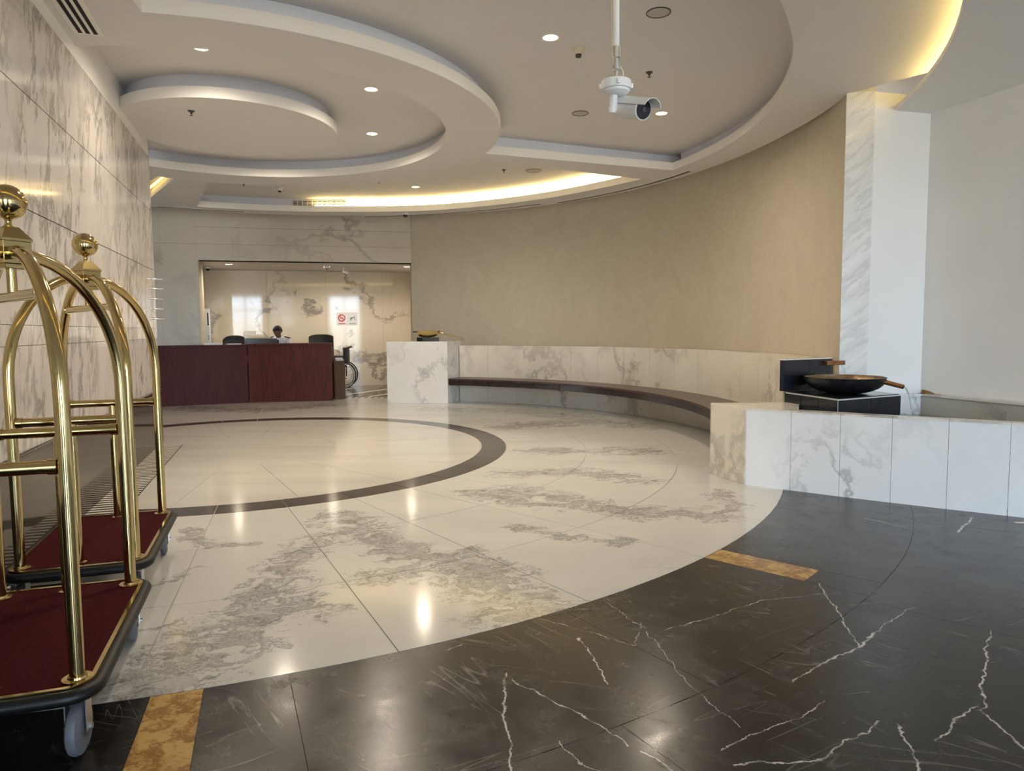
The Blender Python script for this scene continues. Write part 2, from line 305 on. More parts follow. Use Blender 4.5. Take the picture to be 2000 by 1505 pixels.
# plaster of the long curved wall
m, n, l, b = newmat('beige_trowelled_plaster'); M['plaster'] = m
g = n.new('ShaderNodeNewGeometry'); mp = n.new('ShaderNodeMapping'); mp.inputs['Scale'].default_value = (1, 1, .75); l.new(g.outputs['Position'], mp.inputs[0])
t = n.new('ShaderNodeTexNoise'); t.inputs['Scale'].default_value = 3.2; t.inputs['Detail'].default_value = 9; t.inputs['Roughness'].default_value = .7; t.inputs['Distortion'].default_value = .8; l.new(mp.outputs[0], t.inputs['Vector'])
r = n.new('ShaderNodeValToRGB'); r.color_ramp.elements[0].position = .3; r.color_ramp.elements[1].position = .72
r.color_ramp.elements[0].color = (.555, .495, .385, 1); r.color_ramp.elements[1].color = (.625, .565, .45, 1)
l.new(t.outputs['Fac'], r.inputs[0]); l.new(r.outputs[0], b.inputs['Base Color']); b.inputs['Roughness'].default_value = .42
t2 = n.new('ShaderNodeTexNoise'); t2.inputs['Scale'].default_value = 16; t2.inputs['Detail'].default_value = 5; l.new(mp.outputs[0], t2.inputs['Vector'])
bp = n.new('ShaderNodeBump'); bp.inputs['Strength'].default_value = .35; bp.inputs['Distance'].default_value = .02; l.new(t2.outputs['Fac'], bp.inputs['Height']); l.new(bp.outputs[0], b.inputs['Normal'])
# water and glass
m, n, l, b = newmat('water'); M['water'] = m
b.inputs['Base Color'].default_value = (.8, .88, .85, 1); b.inputs['Transmission Weight'].default_value = 1; b.inputs['IOR'].default_value = 1.33; b.inputs['Roughness'].default_value = .02
t = n.new('ShaderNodeTexNoise'); t.inputs['Scale'].default_value = 9; bp = n.new('ShaderNodeBump'); bp.inputs['Strength'].default_value = .25; bp.inputs['Distance'].default_value = .02
l.new(t.outputs['Fac'], bp.inputs['Height']); l.new(bp.outputs[0], b.inputs['Normal'])
m, n, l, b = newmat('window_glass'); M['glass'] = m
tr = n.new('ShaderNodeBsdfTransparent'); gl = n.new('ShaderNodeBsdfGlossy'); gl.inputs['Roughness'].default_value = .02; mxs = n.new('ShaderNodeMixShader'); mxs.inputs[0].default_value = .06
tr.inputs[0].default_value = (.93, .96, .97, 1)
l.new(tr.outputs[0], mxs.inputs[1]); l.new(gl.outputs[0], mxs.inputs[2]); l.new(mxs.outputs[0], n['Material Output'].inputs[0])

# ------------------------------------------------------------------ geometry helpers
def link(o, parent=None):
    COL.objects.link(o)
    if parent is not None: o.parent = parent
    return o
class MB:
    def __init__(s): s.v = []; s.f = []
    def add(s, v, f):
        k = len(s.v); s.v += [tuple(p) for p in v]; s.f += [tuple(i+k for i in q) for q in f]; return s
    def box(s, c, d, rz=0, rx=0, ry=0):
        R = Matrix.Rotation(rz, 3, 'Z') @ Matrix.Rotation(ry, 3, 'Y') @ Matrix.Rotation(rx, 3, 'X'); c = Vector(c)
        v = [c + R @ Vector((x*d[0]/2, y*d[1]/2, z*d[2]/2)) for z in (-1, 1) for y in (-1, 1) for x in (-1, 1)]
        return s.add(v, [(0, 2, 3, 1), (4, 5, 7, 6), (0, 1, 5, 4), (2, 6, 7, 3), (0, 4, 6, 2), (1, 3, 7, 5)])
    def prism(s, pts, z0, z1):
        n = len(pts); a = sum(pts[i][0]*pts[(i+1) % n][1]-pts[(i+1) % n][0]*pts[i][1] for i in range(n))
        if a < 0: pts = pts[::-1]
        v = [(x, y, z0) for x, y in pts] + [(x, y, z1) for x, y in pts]
        return s.add(v, [tuple(range(n))[::-1], tuple(range(n, 2*n))] + [(i, (i+1) % n, n+(i+1) % n, n+i) for i in range(n)])
    def wallseg(s, a, b, th, z0, z1, side=1):
        a = Vector(a); b = Vector(b); d = (b-a).normalized(); nn = Vector((-d.y, d.x))*th*side
        return s.prism([tuple(a), tuple(b), tuple(b+nn), tuple(a+nn)], z0, z1)
    def arc(s, ri, ro, a0, a1, z0, z1, n=None, c=(CX, CY)):
        n = n or max(1, int(abs(a1-a0)/2.5)); fi = ri if callable(ri) else (lambda a: ri); fo = ro if callable(ro) else (lambda a: ro)
        v = []
        for i in range(n+1):
            a = a0+(a1-a0)*i/n; ca, sa = math.cos(D(a)), math.sin(D(a))
            for r, z in ((fi(a), z0), (fo(a), z0), (fo(a), z1), (fi(a), z1)): v.append((c[0]+r*ca, c[1]+r*sa, z))
        f = []
        for i in range(n):
            for j in range(4):
                p, q = 4*i+j, 4*i+(j+1) % 4; f.append((p, p+4, q+4, q))
        if abs(a1-a0) < 359.9: f += [(0, 1, 2, 3), (4*n+3, 4*n+2, 4*n+1, 4*n)]
        return s.add(v, f)
    def tube(s, pts, r, n=12, caps=True, closed=False):
        P = [Vector(p) for p in pts]; rr = r if isinstance(r, (list, tuple)) else [r]*len(P); m = len(P); v = []
        up = None
        for i, p in enumerate(P):
            if closed: t = (P[(i+1) % m]-P[i-1]).normalized()
            else: t = (P[min(i+1, m-1)]-P[max(i-1, 0)]).normalized()
            if up is None: up = Vector((0, 0, 1)) if abs(t.z) < .9 else Vector((1, 0, 0))
            x = up - t*up.dot(t)
            x = x.normalized() if x.length > 1e-6 else t.orthogonal().normalized()
            up = x; y = t.cross(x)
            for k in range(n):
                a = 2*PI*k/n; v.append(p+x*math.cos(a)*rr[i]+y*math.sin(a)*rr[i])
        f = []
        for i in range(m if closed else m-1):
            for k in range(n):
                a, b = i*n+k, i*n+(k+1) % n; i2 = ((i+1) % m)*n
                f.append((a, b, i2+(k+1) % n, i2+k))
        if caps and not closed: f += [tuple(range(n))[::-1], tuple(range((m-1)*n, m*n))]
        return s.add(v, f)
    def lathe(s, prof, c=(0, 0, 0), n=28, M3=None):
        c = Vector(c); v = []; f = []; ring = []
        for r, z in prof:
            if r < 1e-6: ring.append([len(v)]); v.append(Vector((0, 0, z)))
            else: ring.append(list(range(len(v), len(v)+n))); v += [Vector((r*math.cos(2*PI*k/n), r*math.sin(2*PI*k/n), z)) for k in range(n)]
        for a, b in zip(ring[:-1], ring[1:]):
            if len(a) == 1 and len(b) == 1: continue
            for k in range(n):
                k2 = (k+1) % n
                if len(a) == 1: f.append((a[0], b[k], b[k2])[::-1])
                elif len(b) == 1: f.append((a[k], a[k2], b[0]))
                else: f.append((a[k], a[k2], b[k2], b[k]))
        if M3 is not None: v = [M3 @ p for p in v]
        return s.add([c+p for p in v], f)
    def build(s, name, mat, parent=None, smooth=True, bevel=0, loc=None, angle=35):
        me = bpy.data.meshes.new(name); me.from_pydata(s.v, [], s.f); me.update()
        bm = bmesh.new(); bm.from_mesh(me); bmesh.ops.recalc_face_normals(bm, faces=bm.faces)
        if bevel: bmesh.ops.bevel(bm, geom=[e for e in bm.edges if len(e.link_faces) == 2 and e.calc_face_angle(0) > .6], offset=bevel, segments=2, affect='EDGES', profile=.6)
        bm.to_mesh(me); bm.free()
        if smooth:
            me.shade_smooth(); me.set_sharp_from_angle(angle=D(angle))
        me.materials.append(mat)
        o = bpy.data.objects.new(name, me)
        if loc is not None: o.location = loc
        return link(o, parent)
def tag(o, label=None, cat=None, group=None, kind=None):
    for k, v in (('label', label), ('category', cat), ('group', group), ('kind', kind)):
        if v: o[k] = v
    return o
def empty(name, loc=(0, 0, 0), rz=0, **kw):
    o = bpy.data.objects.new(name, None); o.location = loc; o.rotation_euler.z = rz; o.empty_display_size = .1; link(o); return tag(o, **kw)
def copy_tree(o, parent=None):
    c = o.copy(); COL.objects.link(c); c.parent = parent
    for ch in list(o.children): copy_tree(ch, c)
    return c
def struct(o): o['kind'] = 'structure'; return o

# ================================================================== FLOOR
fl = MB()
fl.prism([(-13, -9), (16, -9), (16, 21), (-13, 21)], -.06, -.004)
floor = struct(fl.build('floor', M['grout'], smooth=False))
G = .0030
MB().arc(0.001, RB-.002, -180, 180, -.0045, -.0035, 90).build('grout_bed', M['grout_light'], floor, smooth=False)
def ftile(name, mat, r0, r1, a0, a1, n=None):
    G = .0012 if r0 >= RB else .0030
    rm = max(.3, (r0+r1)/2); ga = math.degrees(G/rm)
    return MB().arc(r0+G, r1-G, a0+ga, a1-ga, -.004, 0, n or max(2, int(abs(a1-a0)/2.2))).build(name, mat, floor, smooth=False)
def behind(r, a):
    x, y = pc(r, a); q = Vector((x, y))-WA
    return q.dot(WN) < -.35 and q.dot(WU) < 2.0
MB().arc(0.001, 1.0-G, -180, 180, -.004, 0, 72).build('centre_disc', M['floor_plain'], floor, smooth=False)
for k in range(18):
    a = -80.5+20*k
    if not behind((1+RI)/2, a+10): ftile('plain_tile', M['floor_plain'], 1.0, RI, a, a+20)
for k in range(36):
    a = -3.3-10*k
    if not behind(RO, a-5): ftile('ring_tile', M['brown_ring'], RI, RO, a-10, a)
    for r0, r1 in ((RO, 3.843), (3.843, 4.765), (4.765, RB)):
        if not behind((r0+r1)/2, a-5) : ftile('marble_tile', M['floor_white'], r0, r1, a-10, a)
for k in range(8): ftile('marble_tile', M['floor_white'], RB, 6.05, 57+9*k, 66+9*k)
# black field
for a0, a1, mt, nm in ((-29.3, -10, 'black', 0), (-41.36, -29.3, 'black', 0), (-43.38, -41.36, 'gold', 1), (-55, -43.38, 'black', 0), (-67.7, -55, 'black', 0), (-70.75, -67.7, 'black', 0), (-72.55, -70.75, 'gold', 1), (-86, -72.55, 'black', 0), (-104, -86, 'black', 0)):
    if nm: ftile('gold_tile', M['gold_marble'], RB, 6.265, a0, a1); ftile('black_tile', M['black'], 6.265, 6.58, a0, a1)
    else: ftile('black_tile', M['black'], RB, 6.58, a0, a1)
for r0, r1 in ((6.58, 8.3), (8.3, 10.2), (10.2, 12.4), (12.4, 15.2)):
    for k in range(8): ftile('black_tile', M['black'], r0, r1, -104+15*k, -89+15*k)
# striped strip and dark floor before the alcove
for k in range(34):
    a = 70+k*1.2
    MB().arc(6.05, 6.3, a, a+.55, -.004, .0, 1).build('inlay_strip', M['inlay'], floor, smooth=False)
MB().arc(6.05, 6.3, 60, 125, -.006, -.002, 30).build('dark_band', M['brown_ring'], floor, smooth=False)
for k in range(7): MB().arc(6.31, 10.6, 60+k*10+.1, 70+k*10-.1, -.004, 0, 6).build('dark_tile', M['brown_ring'], floor, smooth=False)
for (ax, ay), (bx, by) in (((-3.75, 14.35), (-2.9, 16.1)), ((-2.95, 14.3), (-1.9, 16.6)), ((-4.6, 14.6), (-3.7, 16.6))):
    d = Vector((bx-ax, by-ay)).normalized(); q = Vector((d.y, -d.x))*.11
    MB().prism([(ax, ay), (bx, by), (bx+q.x, by+q.y), (ax+q.x, ay+q.y)], -.003, .001).build('cream_strip', M['inlay'], floor, smooth=False)
# ribbed strip along the left wall
MB().prism([tuple(wp(-7, 0)), tuple(wp(1.75, 0)), tuple(wp(1.75, .275)), tuple(wp(-7, .275))], -.002, .0012).build('black_strip', M['slot'], floor, smooth=False)
s0 = MB(); s0.prism([tuple(wp(0, .005)), tuple(wp(.036, .005)), tuple(wp(.036, .268)), tuple(wp(0, .268))], .0012, .0035)
first = s0.build('cream_bar', M['inlay'], floor, smooth=False)
for k in range(1, 72):
    c = first.copy(); COL.objects.link(c); c.parent = floor; d = WU*(1.70-.078*k); c.location = (d.x, d.y, 0)
first.location = ((WU*1.70).x, (WU*1.70).y, 0)
# white ribs at the foot of the basin, right edge of the picture
for k in range(7):
    q = Vector((3.44, 4.70)) + Vector((.77, -.64))*.0 + Vector((.05, -.085))*k
    MB().prism([(q.x-.06, q.y+.0), (q.x+.30, q.y-.02), (q.x+.30, q.y-.055), (q.x-.06, q.y-.035)], -.003, .001).build('cream_bar', M['inlay'], floor, smooth=False)

# ================================================================== LEFT WALL
TE = 2.07
wl_ = MB().prism([tuple(wp(-13, -.02)), tuple(wp(TE, -.02)), tuple(wp(TE, -.30)), tuple(wp(-13, -.30))], 0, ZT)
wall_left = struct(wl_.build('wall_left', M['grout_light'], smooth=False))
rows = [(.645, 1.252), (1.252, 1.372), (1.372, 2.06), (2.06, 2.76), (2.76, 3.395)]
k = 0
for z0, z1 in rows:
    t = -2.316 - .75*8
    while t < TE - .01:
        t1 = min(t+.75, TE+.005)
        p0, p1, p2, p3 = wp(t+.002, 0), wp(t1-.002, 0), wp(t1-.002, -.019), wp(t+.002, -.019)
        g = .006 if z0 in (2.06, 2.76) else .0015
        MB().prism([tuple(p0), tuple(p1), tuple(p2), tuple(p3)], z0+g, z1-.0015).build('marble_panel', M['wall_marble'], wall_left, smooth=False)
        t += .75
MB().prism([tuple(wp(-13, 0)), tuple(wp(TE+.005, 0)), tuple(wp(TE+.005, -.019)), tuple(wp(-13, -.019))], 3.397, ZT).build('plaster_band', M['fascia'], wall_left, smooth=False)
MB().prism([tuple(wp(TE, .0)), tuple(wp(TE+.03, .0)), tuple(wp(TE+.03, -.30)), tuple(wp(TE, -.30))], 0, ZT).build('end_face', M['wall_marble'], wall_left, smooth=False)
bl = struct(MB().prism([tuple(wp(-13, .018)), tuple(wp(TE+.03, .018)), tuple(wp(TE+.03, 0)), tuple(wp(-13, 0))], 0.0, .61).build('baseboard_left', M['skirting'], smooth=False))
MB().prism([tuple(wp(-13, .032)), tuple(wp(TE+.03, .032)), tuple(wp(TE+.03, 0)), tuple(wp(-13, 0))], .61, .645).build('cap_moulding', M['cap'], bl, smooth=False, bevel=.006)

# ================================================================== BACK WALL with the alcove
PA = Vector((-2.119, 15.20)); PD = Vector((math.cos(D(14)), math.sin(D(14)))); PN = Vector((-PD.y, PD.x))  # PN points away from the camera
def pp(s, d=0): return PA + PD*s + PN*d
SL = -4.235      # left jamb
wall_back = struct(MB().prism([tuple(pp(-9, .03)), tuple(pp(SL, .03)), tuple(pp(SL, .30)), tuple(pp(-9, .30))], 0, ZT).prism([tuple(pp(SL, .03)), tuple(pp(.25, .03)), tuple(pp(.25, .3)), tuple(pp(SL, .3))], 2.752, ZT).build('wall_back', M['grout_light'], smooth=False))
wall_back.data.materials[0] = M['portal_marble']
cols = [-4.235, -3.56, -2.83, -2.10, -1.41, -.71, .0]
for z0, z1 in ((2.752, 3.07), (3.07, 3.40), (3.40, ZT)):
    for s0_, s1_ in zip(cols[:-1], cols[1:]):
        MB().prism([tuple(pp(s0_+.0008)), tuple(pp(s1_-.0008)), tuple(pp(s1_-.0008, .029)), tuple(pp(s0_+.0008, .029))], z0+(.0 if z0 == 2.752 else .002), z1-.002).build('marble_panel', M['portal_marble'], wall_back, smooth=False)
for s0_, s1_ in ((-9, -6.4), (-6.4, -4.9), (-4.9, SL)):
    for z0, z1 in ((0, 1.2), (1.2, 2.3), (2.3, 3.07), (3.07, ZT)):
        MB().prism([tuple(pp(s0_+.0008)), tuple(pp(s1_-.0008)), tuple(pp(s1_-.0008, .029)), tuple(pp(s0_+.0008, .029))], z0+.002, z1-.002).build('marble_panel', M['portal_marble'], wall_back, smooth=False)
# alcove shell
NB0 = Vector((-7.02, 16.42)); NB1 = Vector((-1.85, 17.72))
nb = struct(MB().wallseg(NB0, NB1, .2, 0, 2.76).build('wall_alcove_back', M['grout_light'], smooth=False))
nd = (NB1-NB0).normalized(); nnn = Vector((nd.y, -nd.x)); LN = (NB1-NB0).length
for z0, z1 in ((0, 1.72), (1.72, 2.75)):
    for i in range(4):
        p0 = NB0+nd*(LN*i/4+.002); p1 = NB0+nd*(LN*(i+1)/4-.002)
        MB().prism([tuple(p0), tuple(p1), tuple(p1+nnn*.02), tuple(p0+nnn*.02)], z0+.001, z1-.001).build('marble_panel', M['niche_marble'], nb, smooth=False)
struct(MB().wallseg(pp(SL, .3), NB0, .15, 0, 2.76, 1).build('wall_alcove_left', M['niche_marble'], smooth=False))
struct(MB().wallseg(pp(.0, .3), NB1, .15, 0, 2.76, -1).build('wall_alcove_right', M['plaster'], smooth=False))
struct(MB().prism([tuple(pp(SL-.8, .05)), tuple(pp(.3, .05)), (-1.6, 17.9), (-7.4, 16.6)], 2.752, 2.85).build('ceiling_alcove', M['ceil'], smooth=False))
MB_ = MB().prism([tuple(pp(SL, .0)), tuple(pp(SL+.035, .0)), tuple(pp(SL+.035, .29)), tuple(pp(SL, .29))], 0, 2.752)
struct(MB_.build('trim_1', M['plaster'], smooth=False))

# ================================================================== RIGHT SIDE WALLS
def rwall(a): return 6.30 + 1.05*max(0, (a+10)/92.7)**2
wc = MB().arc(rwall, lambda a: rwall(a)+.25, -9.7, 82.9, 0, ZT, 80)
struct(wc.build('wall_back_right', M['plaster']))
PL = [(3.160, 6.832), (3.402, 6.777), (3.45, 7.10), (3.33, 7.15)]
struct(MB().prism(PL, 0, Z1).build('trim_2', M['pillar_marble'], smooth=False))
C1 = Vector((4.033, 6.968)); RD = Vector((math.sin(D(19.5)), -math.cos(D(19.5))))
RF = C1 + RD*14.5
struct(MB().wallseg((3.40, 6.80), tuple(C1+(C1-Vector((3.40, 6.80))).normalized()*.0), .25, 0, Z1).build('wall_right_return', M['white_wall'], smooth=False))
wall_right = struct(MB().wallseg(tuple(C1-RD*.25), tuple(RF), .25, 0, Z1).build('wall_right', M['white_wall'], smooth=False))
# rust bloom at the foot of the wall above the basin rim
# ================================================================== FRONT (behind the camera): glazed entrance
TF = -12.0
def fp(s, d=0): return wp(TF-d, s)
segs_solid = [(-6.0, -4.8), (-2.0, .9), (2.6, 4.5), (7.3, 8.6)]
opens = [(-4.8, -2.0), (.9, 2.6), (4.5, 7.3)]
wf = MB()
for a_, b_ in segs_solid: wf.prism([tuple(fp(a_)), tuple(fp(b_)), tuple(fp(b_, .3)), tuple(fp(a_, .3))], 0, ZT)
for a_, b_ in opens: wf.prism([tuple(fp(a_)), tuple(fp(b_)), tuple(fp(b_, .3)), tuple(fp(a_, .3))], 3.25, ZT)
struct(wf.build('wall_front', M['white_wall'], smooth=False))
for i, (a_, b_) in enumerate(opens):
    w = MB()
    mid = (a_+b_)/2
    for s_ in (a_+.03, mid, b_-.03): w.prism([tuple(fp(s_-.03, .1)), tuple(fp(s_+.03, .1)), tuple(fp(s_+.03, .18)), tuple(fp(s_-.03, .18))], 0, 3.25)
    for z_ in (0.0, 2.45, 3.19): w.prism([tuple(fp(a_, .1)), tuple(fp(b_, .1)), tuple(fp(b_, .18)), tuple(fp(a_, .18))], z_, z_+.06)
    wo = struct(w.build('window_%d' % (i+1), M['frame'], smooth=False))
    MB().prism([tuple(fp(a_+.06, .135)), tuple(fp(mid-.03, .135)), tuple(fp(mid-.03, .143)), tuple(fp(a_+.06, .143))], .06, 3.19).build('pane', M['glass'], wo, smooth=False)
    MB().prism([tuple(fp(mid+.03, .135)), tuple(fp(b_-.06, .135)), tuple(fp(b_-.06, .143)), tuple(fp(mid+.03, .143))], .06, 3.19).build('pane', M['glass'], wo, smooth=False)
    # daylight portal helps the sky through the opening
    L = bpy.data.lights.new('sky_portal', 'AREA'); L.shape = 'RECTANGLE'; L.size = b_-a_; L.size_y = 3.2; L.cycles.is_portal = True
    lo = bpy.data.objects.new('sky_portal', L); c = fp(mid, .32); lo.location = (c.x, c.y, 1.62)
    lo.rotation_euler = Vector((WU.x, WU.y, 0)).to_track_quat('-Z', 'Y').to_euler(); link(lo)
# far-left passage wall and side closures
struct(MB().wallseg(tuple(wp(TF-.3, -6.0)), tuple(wp(9.5, -6.0)), .2, 0, ZT, 1).build('wall_passage', M['white_wall'], smooth=False))

# ================================================================== CEILING
ce = MB().prism([(-13, -9), (16, -9), (16, 21), (-13, 21)], ZT, ZT+.1)
ceiling = struct(ce.build('ceiling', M['ceil'], smooth=False))
ZF = 3.610
EDGE = [(-60, 6.9), (-14, 6.9), (-10, 6.32), (2, 6.18), (13, 6.11), (22, 6.09), (34, 6.08), (51, 6.055), (68.5, 5.985), (78.5, 5.85), (85, 5.75), (111, 5.69), (125, 5.545), (150, 5.5)]
def interp(T, a):
    if a <= T[0][0]: return T[0][1]
    for (x0, y0), (x1, y1) in zip(T[:-1], T[1:]):
        if a <= x1: return y0+(y1-y0)*(a-x0)/(x1-x0)
    return T[-1][1]
def redge(a): return interp(EDGE, a)
RBT = [(28, 5.62), (38, 5.53), (58, 5.475), (73, 5.46), (90, 5.30), (118, 5.24)]
def rrec(a): return interp(RBT, a)
R1, R2, R3 = 2.335, 2.93, 5.69
SB = .13
def slab(name, ri, ro, a0, a1, n=None, si=0, so=0, sa=0, sb=0, rng=None):
    """low ceiling zone: lower leaf to the edge, upper leaf set back where it borders a recess; one object, a part of the ceiling"""
    fi = ri if callable(ri) else (lambda a: ri); fo = ro if callable(ro) else (lambda a: ro)
    b = MB().arc(fi, fo, a0, a1, Z1, ZF, n)
    o = b.build(name, M['fascia'], ceiling)
    rm = 4.0
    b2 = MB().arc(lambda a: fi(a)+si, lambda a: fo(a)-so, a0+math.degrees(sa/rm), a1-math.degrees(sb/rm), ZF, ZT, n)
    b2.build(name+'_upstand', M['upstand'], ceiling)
    # painted underside
    b3 = MB().arc(lambda a: fi(a)+.001, lambda a: fo(a)-.001, a0+.01, a1-.01, Z1-.002, Z1, n)
    b3.build(name+'_soffit', M['ceil'], ceiling)
    return o
slab('inner_ring', R1, R2, -180, 180, 144, si=SB, so=SB)
slab('front_zone', R2, 7.6, -180-38, -79.7, 60, sb=SB, si=-.14)          # low ceiling to the left of the near edge
slab('outer_band', R3, redge, -79.7, 21.7, 80, si=SB)
slab('radial_beam', R2, redge, 21.7, 28.3, 8, sa=SB, sb=SB, si=-.14)
slab('rear_band', rrec, redge, 28.3, 117.6, 70, si=SB)
slab('rear_left_zone', R2, redge, 117.6, 126.5, 10, sa=SB, sb=.02, si=-.14)
MB().arc(6.9, 7.6, -79.7, -13, Z1, ZF, 50).build('side_band', M['ceil'], ceiling)
# hanging disc
MB().arc(.001, 1.12, -180, 180, Z1, ZF, 96).build('hanging_disc', M['fascia'], ceiling)
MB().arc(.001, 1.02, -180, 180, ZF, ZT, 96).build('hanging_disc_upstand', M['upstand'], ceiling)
MB().arc(.001, 1.118, -180, 180, Z1-.002, Z1, 96).build('hanging_disc_soffit', M['ceil'], ceiling)
# dropped ceiling around the entrance with a curved lip
ZD = 3.35
MB().arc(6.745, 16.5, -84, 12, ZD, ZD+.045, 60).build('dropped_panel', M['fascia'], ceiling)
MB().arc(7.05, 7.12, -84, 10, ZD+.045, Z1, 50).build('dropped_upstand', M['fascia'], ceiling)
MB().arc(6.90, 6.94, -80, -12, ZD+.05, ZD+.075, 60).build('cove_strip', M['cove2'], ceiling)
# cove strips of the rear recess
MB().arc(lambda a: rrec(a)+.035, lambda a: rrec(a)+.075, 29.5, 96, ZF+.004, ZF+.022, 60).build('cove_strip', M['cove'], ceiling)
# small lit recess beyond the left wall end
MB().arc(2.9, redge, 130.6, 150, Z1, ZT, 20).build('passage_soffit', M['ceil'], ceiling)
MB().arc(redge, lambda a: redge(a)+.3, 118, 150, Z1, ZT, 10).build('passage_soffit', M['ceil'], ceiling) if False else None
MB().arc(4.9, redge, 126.5, 130.6, Z1, ZT, 4).build('passage_soffit', M['ceil'], ceiling)
MB().arc(4.70, 4.74, 127, 130.2, ZF, ZF+.02, 2).build('cove_strip', M['cove3'], ceiling)
MB().arc(3.2, 4.6, 126.9, 127.3, ZF, ZF+.02, 2).build('cove_strip', M['cove3'], ceiling)

# ================================================================== CEILING FITTINGS
def downlight(x, y, z, label, group='round recessed downlights', power=28, r=.062, cone=165):
    t = empty('downlight', (x, y, z), label=label, cat='downlight', group=group)
    MB().lathe([(r, .0), (r+.014, 0), (r+.014, -.006), (r, -.003)], n=28).build('trim_ring', M['fascia'], t)
    MB().lathe([(0, -.0015), (r, -.0015)], n=28).build('lamp', M['downlight'], t)
    if power:
        L = bpy.data.lights.new('downlight_lamp', 'SPOT'); L.energy = power; L.color = (1, .86, .68); L.spot_size = D(cone); L.spot_blend = 1.0; L.shadow_soft_size = r
        lo = bpy.data.objects.new('downlight_lamp', L); lo.location = (0, 0, -.012); link(lo, t)
    return t
PW = 160
inner = [(-18.8, 1.73, 'round downlight in the inner ring recess, right of the hanging disc, nearer one'), (38.5, 1.70, 'round downlight in the inner ring recess, right of the hanging disc, farther one'), (-76.5, 1.685, 'round downlight at the near lip of the inner ring recess'),
         (96.5, 1.7, 'round downlight at the far side of the inner ring recess')]
for a, r, lb in inner:
    x, y = pc(r, a); downlight(x, y, ZT, lb, power=PW)
for a, r, lb in ((-27.9, 3.823, 'round downlight beside the smoke detector, left of the hanging camera pole'), (3.9, 4.762, 'round downlight right of the hanging camera'), (71.8, 4.566, 'round downlight in the rear recess above the alcove')):
    x, y = pc(r, a); downlight(x, y, ZT, lb, power=PW)
for a, r in ((-58, 4.3),):
    x, y = pc(r, a); downlight(x, y, ZT, 'round downlight in the big recess outside the top edge', power=PW)
for x, y, lb in ((-5.958, 15.126, 'leftmost round downlight in the alcove ceiling'), (-4.097, 15.911, 'middle round downlight in the alcove ceiling'), (-2.335, 16.077, 'rightmost round downlight in the alcove ceiling')):
    downlight(x, y, 2.752, lb, 'alcove downlights', power=150, r=.07)
def speaker(x, y, lb, r=.094):
    t = empty('ceiling_speaker', (x, y, ZT), label=lb, cat='speaker', group='round ceiling speakers')
    MB().lathe([(r-.006, -.003), (r-.006, -.006), (r, -.006), (r, 0)], n=36).build('rim', M['sensor_dark'], t)
    MB().lathe([(0, -.004), (r-.011, -.004), (r-.011, -.0)], n=36).build('grille', M['off_speaker'], t)
x, y = pc(4.75, -28.2); speaker(x, y, 'round flush ceiling speaker at the top, right of the camera pole')
x, y = pc(3.84, 4.4); speaker(x, y, 'round flush ceiling speaker left of the hanging camera')
speaker(.357, 11.084, 'round flush ceiling speaker in the rear recess near the glowing cove', .12)
def smoke(x, y, z, lb, s=1.0):
    t = empty('smoke_detector', (x, y, z), label=lb, cat='detector')
    MB().lathe([(0, 0), (.055*s, 0), (.055*s, -.016*s), (.045*s, -.024*s), (.034*s, -.028*s), (.030*s, -.05*s), (.0, -.05*s)], n=28).build('body', M['cream_plastic'] if s == 1 else M['white_plastic'], t)
    MB().lathe([(.024*s, -.05*s), (.026*s, -.072*s), (0, -.076*s)], n=16).build('sensor_head', M['sensor_dark'], t)
x, y = pc(3.952, -23.1); smoke(x, y, ZT, 'cream smoke detector beside the downlight, left of the camera pole')
smoke(-3.899, 12.199, ZT, 'white smoke detector in the rear recess, left part', 1.1)
smoke(-4.05, 15.75, 2.752, 'cream smoke detector next to the middle alcove downlight', .999)
def sprinkler(x, y, z, lb):
    t = empty('sprinkler', (x, y, z), label=lb, cat='sprinkler', group='ceiling sprinklers')
    MB().lathe([(0, 0), (.034, 0), (.030, -.008), (.012, -.010), (.010, -.03), (0, -.03)], n=20).build('rosette', M['sensor_dark'], t)
    MB().lathe([(.0, -.03), (.004, -.03), (.004, -.045), (.018, -.046), (0, -.049)], n=16).build('deflector', M['sensor_dark'], t)
x, y = pc(4.468, -12.5); sprinkler(x, y, ZT, 'dark fire sprinkler right of the camera pole')
sprinkler(-.097, 10.997, ZT, 'dark fire sprinkler in the rear recess near the ceiling speaker')
sprinkler(-4.37, 11.844, ZT, 'dark fire sprinkler in the left part of the rear recess')
sprinkler(-2.126, 11.694, ZT, 'small dark fire sprinkler in the middle of the rear recess')
x, y = -3.15, 7.2; sprinkler(x, y, Z1-.002, 'small sprinkler under the hanging ceiling disc')
# slot diffuser, top left
vb = wp(-1.17, .66)
t = empty('air_vent', (-3.07, 5.36, Z1-.002), rz=-TH, label='white ceiling air vent with three black slots beside the left wall', cat='vent')
MB().box((0, -.55, -.003), (.19, 1.14, .006)).build('frame', M['fascia'], t, smooth=False)
for i in range(3): MB().box((-.05+.05*i, -.53, -.0065), (.027, 1.05, .003)).build('slot', M['slot'], t, smooth=False)
for a0, a1, rr_, lb in ((21, 50, 5.94, 'long curved air slot in the ceiling edge over the curved wall'), (52, 88, 5.83, 'long curved air slot in the ceiling edge over the left of the curved wall'), (109, 124.5, 5.50, 'long air slot in the ceiling edge at the left corner')):
    t = empty('air_slot', (CX, CY, Z1-.002), label=lb, cat='vent')
    MB().arc(rr_-.045, rr_+.045, a0, a1, -.004, 0, 20, c=(0, 0)).build('frame', M['fascia'], t, smooth=False)
    MB().arc(rr_-.028, rr_+.028, a0+.3, a1-.3, -.006, -.004, 20, c=(0, 0)).build('slot', M['sensor_dark'], t, smooth=False)
